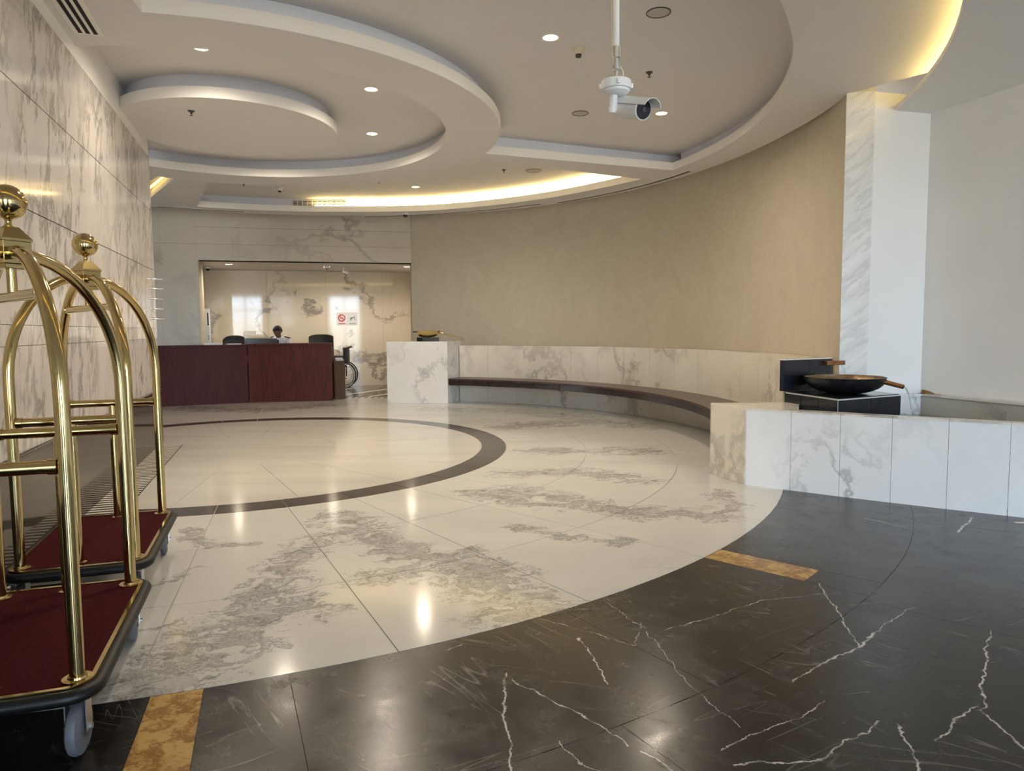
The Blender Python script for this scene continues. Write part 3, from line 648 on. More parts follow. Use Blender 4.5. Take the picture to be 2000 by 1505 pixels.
# grille in the rear recess upstand
t = empty('air_grille', (CX, CY, 3.675), label='long white linear grille in the recess upstand left of the glowing cove', cat='vent')
MB().arc(rrec(95)+SB-.012, rrec(95)+SB, 90, 100.4, -.05, .05, 8, c=(0, 0)).build('backing', M['slot'], t, smooth=False)
for i in range(5): MB().arc(rrec(95)+SB-.02, rrec(95)+SB-.008, 90, 100.4, -.05+.022*i, -.042+.022*i, 8, c=(0, 0)).build('blade', M['fascia'], t, smooth=False)
for i in range(12): MB().arc(rrec(95)+SB-.02, rrec(95)+SB-.006, 90+.93*i, 90.12+.93*i, -.05, .05, 1, c=(0, 0)).build('divider', M['fascia'], t, smooth=False)
# dome cameras
def dome(x, y, z, lb):
    t = empty('dome_camera', (x, y, z), label=lb, cat='camera')
    MB().lathe([(0, 0), (.06, 0), (.06, -.03), (.045, -.04), (0, -.04)], n=24).build('base', M['white_plastic'], t)
    MB().lathe([(.045, -.04), (.042, -.06), (.028, -.078), (0, -.086)], n=24).build('lens_dome', M['lens'], t)
dome(-1.96, 13.40, Z1, 'small dome camera under the ceiling edge above the alcove right end')
dome(-6.66, 15.72, 2.752, 'small black dome camera at the left of the alcove ceiling')
# track spotlight camera in the alcove
t = empty('bullet_camera', (-3.80, 16.2, 2.752), label='small white bullet camera under the alcove ceiling', cat='camera')
MB().lathe([(0, 0), (.04, 0), (.04, -.02), (.012, -.025), (.012, -.07), (0, -.07)], n=20).build('mount', M['white_plastic'], t)
MB().tube([(0, 0, -.08), (.13, -.05, -.12)], .032, 16).build('body', M['white_plastic'], t)
# big hanging camera
HX, HY = .497, 3.40
t = empty('security_camera', (HX, HY, 2.46), label='white bullet security camera hanging from a long ceiling pole', cat='camera')
MB().tube([(0, 0, .16), (0, 0, 1.045)], .0145, 16).build('pole', M['white_plastic'], t)
MB().tube([(-.018, .01, .10), (-.018, .01, 1.045)], .003, 8).build('cable', M['cream_plastic'], t)
MB().lathe([(0, .165), (.02, .165), (.02, .115), (.014, .11), (.014, .085), (.021, .082), (.021, .06), (.011, .055), (.011, .02), (.019, .018), (.019, 0), (0, 0)], n=20).build('coupling', M['steel'], t)
MB().tube([(.014, 0, .09), (.035, .005, .05), (.03, .0, .0)], .002, 6).build('safety_wire', M['white_plastic'], t)
MB().lathe([(0, .012), (.064, .012), (.070, .006), (.070, -.030), (.063, -.032), (.060, -.042), (.045, -.052), (.03, -.056), (.0, -.056)], n=40).build('mount_plate', M['white_plastic'], t)
for a in (0, 90, 180, 270): MB().box((.073*math.cos(D(a)), .073*math.sin(D(a)), -.012), (.012, .012, .022), rz=D(a)).build('clip', M['white_plastic'], t, bevel=.002)
MB().tube([(-.012, 0, -.055), (-.012, 0, -.10), (-.018, 0, -.115), (-.018, 0, -.135)], [.019, .017, .017, .014], 18).build('bracket_arm', M['white_plastic'], t)
MB().tube([(-.03, 0, -.118), (.0, 0, -.122)], .014, 14).build('knuckle', M['white_plastic'], t)
bd = Vector((.52, -.80, -.30)).normalized()
c0 = Vector((.045, .045, -.098)); c1 = c0 + bd*.135
cbody = MB().tube([c0-bd*.03, c0-bd*.028, c1, c1+bd*.001], [.03, .046, .048, .046], 28).build('camera_body', M['white_plastic'], t)
MB().tube([c1+bd*.0005, c1+bd*.004], .042, 28).build('lens_plate', M['lens'], cbody)
MB().tube([c1+bd*.003, c1+bd*.007], .012, 16).build('lens', M['sensor_dark'], cbody)
xs = bd.cross(Vector((0, 0, 1))).normalized(); up = xs.cross(bd)
shade = MB(); v = []; f = []
for j, dd in enumerate((-.03, .195)):
    for rr_ in (.051, .054):
        for k in range(13):
            a = D(18+144*k/12); v.append(c0+bd*dd+xs*math.cos(a)*rr_+up*math.sin(a)*rr_)
for k in range(12):
    f += [(k, k+1, 26+k+1, 26+k), (13+k, 39+k, 39+k+1, 13+k+1), (k, 13+k, 14+k, k+1), (26+k, 27+k, 40+k, 39+k)]
f += [(0, 26, 39, 13), (12, 25, 51, 38)]
shade.add(v, f).build('sun_shade', M['white_plastic'], t)

# ================================================================== BENCH, PEDESTAL
bench = empty('curved_bench', (CX, CY, 0), label='long curved marble bench with a dark slatted wooden seat along the beige wall', cat='bench')
A0, A1 = -14.7, 68.9
RW0 = 5.70
nb_ = 14
for k in range(nb_):
    a = A0+(A1-A0)*k/nb_; b_ = A0+(A1-A0)*(k+1)/nb_
    MB().arc(RW0, lambda q: 5.715, a+.02, b_-.02, .0, 1.04, 5, c=(0, 0)).build('marble_panel', M['bench_marble'], bench)
MB().arc(5.717, lambda q: rwall(q)-.01, A0+7, A1-.3, .0, 1.01, 60, c=(0, 0)).build('ledge_top', M['bench_marble'], bench)
RS0 = 5.17
ns = 92; da = (A1-.25-(-9.0))/ns
sl0 = MB().arc(RS0, RW0-.004, -9.0, -9.0+da*.93, .425, .455, 1, c=(0, 0)).build('slat', M['slat_wood'], bench, smooth=False)
for k in range(1, ns):
    c = sl0.copy(); COL.objects.link(c); c.parent = bench; c.rotation_euler.z = D(da*k)
for k in range(12):
    a = -9+(A1+9-.25)*k/12; b_ = -9+(A1+9-.25)*(k+1)/12
    MB().arc(RS0+.02, RS0+.06, a+.03, b_-.03, .335, .424, 5, c=(0, 0)).build('seat_fascia', M['slat_edge'], bench)
MB().arc(RS0+.06, RW0-.004, -9, A1-.3, .36, .424, 40, c=(0, 0)).build('seat_support', M['slat_edge'], bench)
# left pedestal
ped = empty('marble_pedestal', (-1.72, 13.1, 0), label='white marble block at the left end of the curved bench', cat='pedestal')
pq = [(-2.286, 12.942), (-1.161, 12.761), (-.955, 13.34), (-1.15, 14.35), (-2.19, 14.35)]
lp = [(x+1.72, y-13.1) for x, y in pq]
MB().prism(lp, 0, 1.12).build('block', M['pool_marble'], ped, smooth=False, bevel=.006)

# ================================================================== FOUNTAIN BASIN
pool = empty('fountain_basin', (2.6, 5.6, 0), label='white marble fountain basin with a low wall on the right', cat='fountain')
def pl(x, y): return (x-2.6, y-5.6)
P0 = Vector((1.963, 5.905)); P1 = Vector((3.465, 4.855)); pd = (P1-P0).normalized(); pn = Vector((-pd.y, pd.x))
fs = [0]
for px_ in ((2.231, 5.652), (2.539, 5.447), (2.841, 5.255), (3.155, 5.075), (3.453, 4.865)): fs.append((Vector(px_)-P0).dot(pd))
while fs[-1] < 3.4: fs.append(fs[-1]+.37)
bow = lambda s: -.030*math.sin(PI*min(1, max(0, s/2.2)))
for s0_, s1_ in zip(fs[:-1], fs[1:]):
    a_ = P0+pd*(s0_+.0012)+pn*bow(s0_)*1; b_ = P0+pd*(s1_-.0012)+pn*bow(s1_)*1
    q = [pl(*a_), pl(*b_), pl(*(b_+pn*.10)), pl(*(a_+pn*.10))]
    MB().prism(q, 0, .638).build('marble_panel', M['pool_marble'], pool, smooth=False)
    q = [pl(*(a_-pn*.004)), pl(*(b_-pn*.004)), pl(*(b_+pn*.115)), pl(*(a_+pn*.115))]
    MB().prism(q, .6385, .652).build('coping', M['bench_marble'], pool, smooth=False)
# end block toward the bench
eb = [(1.797, 6.385), (1.955, 5.91), (2.36, 5.80), (2.60, 6.38)]
MB().prism([pl(*p) for p in eb], 0, .648).build('end_block', M['bench_marble'], pool, smooth=False, bevel=.004)
# inner lining and water
inner_l = [(2.3, 5.78), (3.55, 4.95), (4.7, 4.25), (4.93, 4.30), (4.06, 6.90), (3.42, 6.77), (2.62, 6.42)]
MB().prism([pl(*p) for p in inner_l], .02, .30).build('basin_floor', M['green_marble'], pool, smooth=False)
MB().wallseg(pl(3.42, 6.76), pl(*(C1+Vector((-.012, -.03)))), .04, .3, .648, -1).build('basin_back', M['pool_marble'], pool, smooth=False)
MB().wallseg(pl(*(C1+Vector((-.012, -.02)))), pl(*(C1+RD*2.9+Vector((-.012, 0)))), .05, .3, .648, -1).build('basin_side', M['green_marble'], pool, smooth=False)
MB().wallseg(pl(*(C1+Vector((-.012, -.02)))), pl(*(C1+RD*2.9+Vector((-.012, 0)))), .065, .648, .668, -1).build('rim', M['bench_marble'], pool, smooth=False)
MB().wallseg(pl(3.42, 6.76), pl(*(C1+Vector((-.012, -.03)))), .06, .648, .668, -1).build('rim', M['pool_marble'], pool, smooth=False)
MB().prism([pl(*p) for p in inner_l], .301, .47).build('water', M['water'], pool, smooth=False)
st = MB()
for i in range(9):
    u_ = i/9; p = C1+RD*(.03+.2*u_)-Vector((.008, 0)); hh = .028*math.exp(-3*u_)+.006+.008*math.sin(i*7)
    q = C1+RD*(.03+.2*(u_+.115))-Vector((.008, 0))
    st.prism([tuple(p), tuple(q), tuple(q+Vector((-.006, -.002))), tuple(p+Vector((-.006, -.002)))], .66, .668+hh)
tag(st.build('rust_bloom', M['rust'], smooth=False), 'brown rust bloom on the wall foot above the basin rim', 'rust stain')

# black plinth with splash panel
ZK = .74
K0 = Vector((2.634, 5.70)); KL = Vector((2.48, 6.395)); KR = Vector((3.34, 6.07)); KB = KL+(KR-K0)
plinth = empty('black_plinth', (2.92, 6.2, 0), label='black stone plinth with thin pale joints standing in the basin', cat='plinth')
def kl(p): return (p[0]-2.92, p[1]-6.2)
MB().prism([kl(K0), kl(KR), kl(KB), kl(KL)], .02, ZK-.002).build('core', M['tile_line'], plinth, smooth=False)
def face_tiles(a, b, n, z0, z1, name='stone_tile'):
    a = Vector(a); b = Vector(b); d = (b-a).normalized(); nn = Vector((d.y, -d.x)); L_ = (b-a).length
    for i in range(n):
        p = a+d*(L_*i/n+.005); q = a+d*(L_*(i+1)/n-.005)
        MB().prism([kl(p), kl(q), kl(q+nn*.008), kl(p+nn*.008)], z0, z1).build(name, M['black_stone'], plinth, smooth=False)
face_tiles(K0, KR, 2, .03, ZK-.012); face_tiles(KL, K0, 3, .03, ZK-.012)
MB().prism([kl(K0+Vector((.012, .012))), kl(KR+Vector((-.012, .006))), kl(KB), kl(KL+Vector((.01, -.006)))], ZK-.002, ZK+.004).build('top_slab', M['black_stone'], plinth, smooth=False)
# splash panel and spout
sp0 = Vector((2.465, 6.405)); sp1 = Vector((3.02, 6.68)); sdv = (sp1-sp0).normalized(); snv = Vector((sdv.y, -sdv.x))
panel = empty('splash_panel', (2.75, 6.55, 0), label='upright black stone splash panel at the end of the bench back', cat='panel')
def sl_(p): return (p[0]-2.75, p[1]-6.55)
MB().prism([sl_(sp0+sdv*.325), sl_(sp1), sl_(sp1-snv*.05), sl_(sp0+sdv*.325-snv*.05)], ZK+.004, 1.025).build('stone_tile', M['black_stone'], panel, smooth=False)
MB().prism([sl_(sp0), sl_(sp0+sdv*.32), sl_(sp0+sdv*.32-snv*.05), sl_(sp0-snv*.05)], ZK+.004, 1.025).build('stone_tile', M['black_stone'], panel, smooth=False)
MB().prism([sl_(sp0), sl_(sp1), sl_(sp1-snv*.055), sl_(sp0-snv*.055)], 1.0255, 1.035).build('coping', M['bench_marble'], panel, smooth=False)
spc = sp0+sdv*.50
MB().prism([sl_(spc), sl_(spc+snv*.001+sdv*.24), sl_(spc+sdv*.24+snv*.05), sl_(spc+snv*.05)], .965, 1.008).build('spout', M['copper'], panel, smooth=False, bevel=.004)
# the big pan
def pan(name, loc, R, depth, hdir, hlen, hdrop, mo, mi, mh, label, rz=0, hr=.022, foot=.07, group=None):
    t = empty(name, loc, label=label, cat='pan', group=group)
    out = []; inn = []
    for i in range(11):
        u_ = i/10; r_ = foot+(R-foot)*math.sin(u_*PI/2)**.9; z_ = depth*(u_**1.6)
        out.append((r_, z_)); inn.append((max(0.0, r_-.006), z_+.008))
    prof = [(0, 0)]+out
    MB().lathe(prof+[(R+.004, depth+.004), (R-.004, depth+.006)], n=56).build('bowl', mo, t, angle=60)
    MB().lathe([(R-.004, depth+.0055)]+inn[::-1][1:]+[(0, .009)], n=56).build('bowl_inside', mi, t, angle=60)
    h = Vector((math.cos(hdir), math.sin(hdir), 0))
    p0 = h*(R-.03)+Vector((0, 0, depth-.025)); p1 = h*(R+hlen)+Vector((0, 0, depth-.025-hdrop))
    hd = MB().tube([p0, p0*.3+p1*.7, p1], [hr*1.05, hr, hr*.96], 20, caps=False).build('handle', mh, t)
    MB().tube([p0*.02+p1*.98, p1+ (p1-p0).normalized()*.004], [hr*.8, hr*.8], 16).build('handle_bore', M['slot'], hd)
    MB().lathe([(0, 0), (R*math.sqrt(.55), 0), (0, 0.0001)], c=(0, 0, depth*.62), n=40).build('water_surface', M['water'], t)
    return t, Vector(loc)+p1
wt, tip = pan('wok', (2.925, 6.215, ZK+.006), .33, .135, D(-38), .13, .04, M['wok'], M['wok_in'], M['copper'], 'large dark wok-shaped pan with a tube handle on the black plinth', hr=.020, foot=.11)
MB().lathe([(.0, -.001), (.09, -.001), (.09, .004), (0, .006)], n=30).build('foot_ring', M['wok'], wt)
def stream(pts, r, label):
    t = empty('water_stream', pts[0], label=label, cat='water')
    o = Vector(pts[0])
    MB().tube([Vector(p)-o for p in pts], r, 10).build('jet', M['water'], t)
v0 = (tip-Vector((2.925, 6.215, tip.z))).normalized()
stream([tip+v0*(.0+.10*u_)-Vector((0, 0, .4*u_*u_*1.0)) for u_ in (0, .12, .25, .4, .55, .7, .85, .93)], [.008, .008, .007, .006, .006, .005, .005, .005], 'thin arc of water falling from the wok handle into the basin')
sq = spc+sdv*.21+snv*.03
stream([(sq.x, sq.y-.0, .966), (sq.x+.015, sq.y-.02, .92), (sq.x+.02, sq.y-.03, .86), (sq.x+.022, sq.y-.035, .84)], .007, 'short water jet dropping from the spout into the wok')
# the pan on the pedestal
st_ = empty('pan_stand', (-1.62, 13.62, 1.12), label='low grey and black block under the brass pan', cat='stand')
MB().box((.07, 0, .035), (.30, .2, .07)).build('grey_block', M['sensor_dark'], st_, smooth=False, bevel=.004)
MB().box((-.135, 0, .035), (.10, .2, .07)).build('black_block', M['slot'], st_, smooth=False, bevel=.004)
lpn, ltip = pan('brass_pan', (-1.61, 13.62, 1.192), .245, .12, D(-8), .46, .13, M['brass'], M['brass'], M['brass'], 'small brass pan with a long drooping handle on the left pedestal', hr=.013, foot=.05)
MB().tube([(-.24, 0, .11), (-.27, 0, .108), (-.285, 0, .10)], .012, 10).build('lug', M['black_plastic'], lpn)

# ================================================================== LUGGAGE CARTS
def cart():
    t = empty('luggage_cart', (0, 0, 0), cat='luggage cart', group='brass luggage carts')
    LX, LY = .442, .239     # half distances between posts (x along the cart)
    ex, ey, zd, rc = .535, .31, .235, .09
    def rr(hx, hy, r, n=6):
        pts = []
        for cx_, cy_, a0 in ((hx-r, hy-r, 0), (-hx+r, hy-r, 90), (-hx+r, -hy+r, 180), (hx-r, -hy+r, 270)):
            for i in range(n+1): a = D(a0+90*i/n); pts.append((cx_+r*math.cos(a), cy_+r*math.sin(a)))
        return pts
    MB().prism(rr(ex-.028, ey-.028, rc-.02), zd-.045, zd-.012).build('deck', M['black_plastic'], t)
    MB().prism(rr(ex-.034, ey-.034, rc-.03), zd-.012, zd+.003).build('carpet', M['carpet'], t)
    ro = rr(ex-.022, ey-.022, rc-.01); ri_ = rr(ex-.036, ey-.036, rc-.024); n_ = len(ro)
    b = MB(); v = [(x, y, zd-.02) for x, y in ro]+[(x, y, zd+.008) for x, y in ro]+[(x, y, zd+.008) for x, y in ri_]+[(x, y, zd-.01) for x, y in ri_]
    f = []
    for i in range(n_):
        j = (i+1) % n_
        for k in range(3): f.append((k*n_+i, k*n_+j, (k+1)*n_+j, (k+1)*n_+i))
    b.add(v, f).build('brass_trim', M['brass'], t, angle=50)
    MB().tube([(x, y, zd-.020) for x, y in rr(ex-.012, ey-.012, rc-.004, 8)], .022, 14, closed=True).build('bumper', M['rubber'], t)
    zc, top = 1.60, 1.605
    for sx_ in (1, -1):
        for sy_ in (1, -1):
            z0 = 1.10; pts = [(sx_*LX, sy_*LY, zd), (sx_*LX, sy_*LY, .7), (sx_*LX, sy_*LY, z0)]
            for i in range(1, 17):
                a = PI/2*i/16; k_ = math.cos(a)*(1-.09)+.09 if True else 0
                pts.append((sx_*LX*k_, sy_*LY*k_, z0+(zc-z0)*math.sin(a)))
            p = MB().tube(pts, .0225, 18).build('post', M['brass'], t, angle=60)
            MB().lathe([(.0225, .012), (.026, .012), (.028, .006), (.044, .005), (.044, 0), (.0225, 0)], c=(sx_*LX, sy_*LY, zd+.003), n=28).build('collar', M['brass'], p)
    for sx_ in (1, -1):
        MB().tube([(sx_*LX, -LY+.02, .915), (sx_*LX, LY-.02, .915)], .021, 16).build('cross_bar', M['brass'], t)
        for sy_ in (1, -1): MB().tube([(sx_*LX, sy_*(LY-.045), .915), (sx_*LX, sy_*(LY-.021), .915)], .0245, 16).build('bar_end', M['brass'], t)
        MB().tube([(sx_*LX, 0, zd), (sx_*LX, 0, .90)], .019, 14).build('middle_post', M['brass'], t)
        MB().lathe([(.019, .008), (.032, .005), (.032, 0), (.019, 0)], c=(sx_*LX, 0, zd+.003), n=22).build('collar', M['brass'], t)
    # hanging rail on the diagonal
    k_ = .73
    MB().tube([(-LX*k_, -LY*k_, 1.45), (LX*k_, LY*k_, 1.45)], .018, 14).build('hanging_rail', M['brass'], t)
    for s_ in (1, -1): MB().tube([(s_*LX*k_, s_*LY*k_, 1.45), (s_*LX*(k_-.07), s_*LY*(k_-.07), 1.45)], .023, 14).build('rail_cap', M['brass'], t)
    MB().tube([(0, 0, 1.44), (0, 0, 1.58)], .016, 12).build('rail_stem', M['brass'], t)
    ba = math.atan2(LY, LX)
    def sq(h, a): return [(h*math.sqrt(2)*math.cos(a+D(45)+i*PI/2), h*math.sqrt(2)*math.sin(a+D(45)+i*PI/2)) for i in range(4)]
    ba = D(45)
    MB().prism(sq(.047, ba), 1.562, 1.640).build('top_box', M['brass'], t, smooth=False, bevel=.002)
    b = MB(); q0 = sq(.05, ba); q1 = sq(.047, ba); q2 = sq(.022, ba)
    v = [(x, y, 1.640) for x, y in q0]+[(x, y, 1.648) for x, y in q0]+[(x*.86, y*.86, 1.662) for x, y in q1]+[(x, y, 1.690) for x, y in q2]
    f = [(3, 2, 1, 0), (12, 13, 14, 15)]
    for k in range(3):
        for i in range(4): f.append((4*k+i, 4*k+(i+1) % 4, 4*k+4+(i+1) % 4, 4*k+4+i))
    b.add(v, f).build('top_cap', M['brass'], t, smooth=False)
    MB().prism(sq(.042, ba), 1.545, 1.562).build('under_plate', M['brass'], t, smooth=False, bevel=.002)
    prof = [(0, 1.688), (.017, 1.690), (.011, 1.70), (.010, 1.712), (.016, 1.718)]
    cz, rb_ = 1.775, .060
    for i in range(1, 14):
        a = -PI/2+.28+(PI-.28)*i/13; prof.append((max(0, rb_*math.cos(a)), cz+rb_*math.sin(a)))
    MB().lathe(prof, n=32).build('ball_finial', M['brass'], t, angle=60)
    # casters
    for sx_ in (1, -1):
        for sy_ in (1, -1):
            cx_, cy_ = sx_*(LX-.01), sy_*(LY-.0)
            an = D(8 if sx_ > 0 else -5)
            cr = MB().lathe([(0, .19), (.035, .19), (.035, .178), (.02, .176), (0, .176)], c=(cx_, cy_, 0), n=18).build('caster', M['steel'], t)
            off = Vector((math.cos(an), math.sin(an)))*-.02; c_ = Vector((cx_, cy_))+off; sd = Vector((-math.sin(an), math.cos(an)))
            R3_ = Matrix.Rotation(an, 3, 'Z') @ Matrix.Rotation(PI/2, 3, 'X')
            MB().lathe([(.03, -.020), (.068, -.020), (.081, -.013), (.085, 0), (.081, .013), (.068, .020), (.03, .020)], c=(c_.x, c_.y, .085), n=34, M3=R3_).build('wheel', M['tyre'], cr)
            MB().lathe([(0, -.024), (.03, -.024), (.03, .024), (0, .024)], c=(c_.x, c_.y, .085), n=20, M3=R3_).build('hub', M['sensor_dark'], cr)
            fk = MB()
            for s_ in (1, -1):
                q = c_+sd*s_*.030
                fk.box((q.x, q.y, .13), (.045, .004, .10), rz=an)
                fk.tube([(q.x, q.y, .085), tuple((c_+sd*s_*.040))+(.085,)], .009, 10)
            fk.box((cx_, cy_, .180), (.06, .066, .004), rz=an)
            fk.build('fork', M['steel'], cr, smooth=False)
    return t
CR = D(90)+D(18.6)
cA = cart(); cA.location = (-1.742, 2.495, 0); cA.rotation_euler.z = CR
tag(cA, 'nearest brass luggage cart with dark red carpet, cropped by the left edge')
cB = copy_tree(cA); cB.location = (-2.196, 3.700, 0); cB['label'] = 'second brass luggage cart with dark red carpet, behind the nearest one by the left wall'

# ================================================================== WALL PEGS by the left wall end
for i, z_ in enumerate((1.94, 1.83, 1.715, 1.60, 1.487)):
    p = wp(1.70, 0); t = empty('wall_peg', (p.x, p.y, z_), rz=-TH, label='short chrome rod sticking out of the left marble wall, %s' % ('topmost of five', 'second from the top of five', 'middle of five', 'second from the bottom of five', 'lowest of five')[i], cat='wall peg', group='chrome rods on the left wall')
    MB().tube([(0, 0, 0), (.012, 0, 0)], .016, 16).build('rosette', M['chrome'], t)
    MB().tube([(.01, 0, 0), (.13, .02, -.004), (.14, .022, -.004)], [.010, .011, .006], 14).build('rod', M['chrome'], t)
for i in range(5):
    p = wp(1.72, 0); t = empty('wall_stud', (p.x, p.y, 1.16-.105*i), rz=-TH, label='small chrome stud on the left marble wall, %s' % ('topmost', 'second from the top', 'middle one', 'second from the bottom', 'lowest')[i], cat='stud', group='chrome studs on the left wall')
    MB().lathe([(0, .012), (.008, .010), (.013, .004), (.013, 0), (0, 0)], n=16, M3=Matrix.Rotation(PI/2, 3, 'Y')).build('head', M['chrome'], t)

# ================================================================== RECEPTION
def desk(a, b, z, mat, label, ret=None):
    a = Vector(a); b = Vector(b); d = (b-a).normalized(); nn = Vector((-d.y, d.x)); L_ = (b-a).length
    t = empty('reception_desk', ((a.x+b.x)/2, (a.y+b.y)/2, 0), rz=math.atan2(d.y, d.x), label=label, cat='desk')
    h = L_/2
    MB().box((0, .02, z/2-.02), (L_, .04, z-.04)).build('front_panel', mat, t, smooth=False, bevel=.003)
    MB().box((0, .16, z-.02), (L_, .34, .04)).build('counter_top', mat, t, smooth=False, bevel=.004)
    for s_ in (-1, 1): MB().box((s_*(h-.02), .34, z/2-.03), (.04, .6, z-.08)).build('side_panel', mat, t, smooth=False)
    MB().box((0, .36, .74), (L_-.08, .58, .03)).build('work_top', M['brown_wood'], t, smooth=False)
    return t
desk((-6.33, 12.64), (-4.945, 13.25), 1.09, M['desk_wood_left'], 'left reception desk of dark purplish mahogany next to the left wall')
desk((-4.93, 13.25), (-3.434, 13.511), 1.102, M['desk_wood'], 'right reception desk of red mahogany in front of the guard')
t = empty('side_cabinet', (-3.37, 13.98, 0), rz=D(10), label='low brown cabinet beside the right end of the reception desk', cat='cabinet')
MB().box((-.03, 0, .36), (.17, .5, .72)).build('body', M['brown_wood'], t, smooth=False)
MB().box((-.03, 0, .735), (.18, .52, .03)).build('top', M['brown_wood'], t, smooth=False)
MB().box((-.03, -.256, .36), (.13, .012, .6)).build('door', M['brown_wood'], t, smooth=False)
def papers(x, y, z, w, d, h, rz, label, n=3):
    t = empty('paper_stack', (x, y, z), rz=rz, label=label, cat='papers')
    for i in range(n): MB().box((.01*math.sin(i*3), .012*math.cos(i*5), h*(i+.5)/n), (w, d, h/n*.92), rz=.12*math.sin(i*2)).build('sheet_pile', M['paper'], t, smooth=False)
papers(-3.39, 13.9, .751, .13, .22, .05, .3, 'white papers on the low brown cabinet')
papers(-5.52, 13.12, 1.09, .30, .21, .035, .35, 'pile of white papers on the left reception desk')
papers(-5.20, 13.28, 1.09, .22, .2, .02, .6, 'few loose papers at the right end of the left reception desk', 2)
# monitor
t = empty('computer_monitor', (-4.83, 13.70, .755), rz=D(12), label='black computer monitor seen from behind, in front of the guard', cat='monitor')
MB().box((0, 0, .275), (.58, .04, .33)).build('screen_housing', M['screen'], t, smooth=False, bevel=.006)
MB().box((0, -.025, .26), (.26, .03, .18)).build('back_box', M['screen'], t, smooth=False, bevel=.006)
MB().box((0, .02, .10), (.06, .03, .18)).build('neck', M['screen'], t, smooth=False)
MB().box((0, .02, .008), (.26, .18, .014)).build('foot', M['screen'], t, smooth=False, bevel=.004)
t = empty('printer', (-5.06, 14.16, .74), rz=D(12), label='cream printer behind the monitor on the reception desk', cat='printer')
MB().box((0, 0, .24), (.46, .30, .48)).build('body', M['cream_plastic'], t, smooth=False, bevel=.015)
MB().box((0, -.153, .40), (.34, .006, .05)).build('paper_slot', M['sensor_dark'], t, smooth=False)
MB().box((-.16, .05, .55), (.24, .2, .012), rx=.5).build('paper_tray', M['paper'], t, smooth=False)
t = empty('printer_table', (-5.06, 14.16, 0), rz=D(12), label='small brown table holding the printer behind the desk', cat='table')
MB().box((0, 0, .725), (.5, .34, .03)).build('top', M['brown_wood'], t, smooth=False)
for sx_ in (-1, 1):
    for sy_ in (-1, 1): MB().box((sx_*.22, sy_*.14, .355), (.04, .04, .71)).build('leg', M['brown_wood'], t, smooth=False)
def chair(x, y, rz, label, w=.52, top=1.25, arch=.05):
    t = empty('office_chair', (x, y, 0), rz=rz, label=label, cat='chair', group='black office chairs')
    b = MB(); nseg = 12; v = []; f = []
    for i in range(nseg+1):
        u_ = -1+2*i/nseg; xx = u_*w/2; zt = top-arch*abs(u_)**4.0-arch*.25*u_*u_; yb = .05*u_*u_
        for (zz, yy) in ((top-.52, 0), (top-.2, .0), (zt-.03, .02), (zt, .045), (zt-.01, .075), (top-.25, .085), (top-.52, .075)): v.append((xx, yy-yb, zz))
    for i in range(nseg):
        for j in range(7): f.append((7*i+j, 7*i+(j+1) % 7, 7*(i+1)+(j+1) % 7, 7*(i+1)+j))
    f += [tuple(range(7)), tuple(range(7*nseg, 7*nseg+7))[::-1]]
    b.add(v, f).build('backrest', M['leather'], t, angle=60)
    MB().box((0, -.25, .60), (.50, .48, .09)).build('seat', M['leather'], t, bevel=.03)
    MB().box((0, .03, .66), (.07, .03, .25)).build('back_bracket', M['black_plastic'], t, smooth=False)
    MB().tube([(0, -.25, .10), (0, -.25, .56)], .028, 14).build('gas_column', M['sensor_dark'], t)
    for k in range(5):
        a = 2*PI*k/5; l_ = MB().tube([(0, -.25, .11), (.28*math.cos(a), -.25+.28*math.sin(a), .075)], [.025, .016], 10).build('base_leg', M['black_plastic'], t)
        MB().lathe([(0, -.02), (.028, -.02), (.028, .02), (0, .02)], c=(.28*math.cos(a), -.25+.28*math.sin(a), .029), n=14, M3=Matrix.Rotation(a, 3, 'Z') @ Matrix.Rotation(PI/2, 3, 'X')).build('castor', M['rubber'], l_)
    for s_ in (-1, 1):
        MB().tube([(s_*.27, 0, .62), (s_*.28, -.04, .80), (s_*.28, -.30, .82), (s_*.27, -.32, .62)], .016, 10).build('armrest', M['black_plastic'], t)
    return t
chair(-5.62, 14.42, D(22), 'black office chair with a rounded back behind the left desk', .46, 1.255, .07)
chair(-3.92, 14.62, D(10), 'black office chair with a squared back right of the guard', .49, 1.262, .035)
GX, GY = -4.86, 14.86
# door-like metal post in the alcove
t = empty('barrier_post', (-6.40, 15.0, 0), rz=D(14), label='tall narrow steel cabinet post standing at the left inside the alcove', cat='cabinet')
MB().box((0, 0, .91), (.10, .16, 1.82)).build('body', M['steel'], t, smooth=False, bevel=.004)
MB().box((-.055, -.0, .91), (.016, .17, 1.83)).build('dark_edge', M['sensor_dark'], t, smooth=False)
MB().box((.018, -.082, 1.60), (.025, .006, .26)).build('slot', M['slot'], t, smooth=False)
for z_ in (1.24, 1.19): MB().lathe([(0, .008), (.012, .004), (.012, 0), (0, 0)], c=(.02, -.082, z_), n=12, M3=Matrix.Rotation(PI/2, 3, 'X')).build('button', M['sensor_dark'], t)
# pale half column beside it
tag(MB().lathe([(0, 0), (.085, 0), (.085, 2.745), (0, 2.745)], c=(-6.46, 14.78, 0), n=28).build('round_column', M['plaster']), 'slim round beige column just inside the left edge of the alcove', 'column')
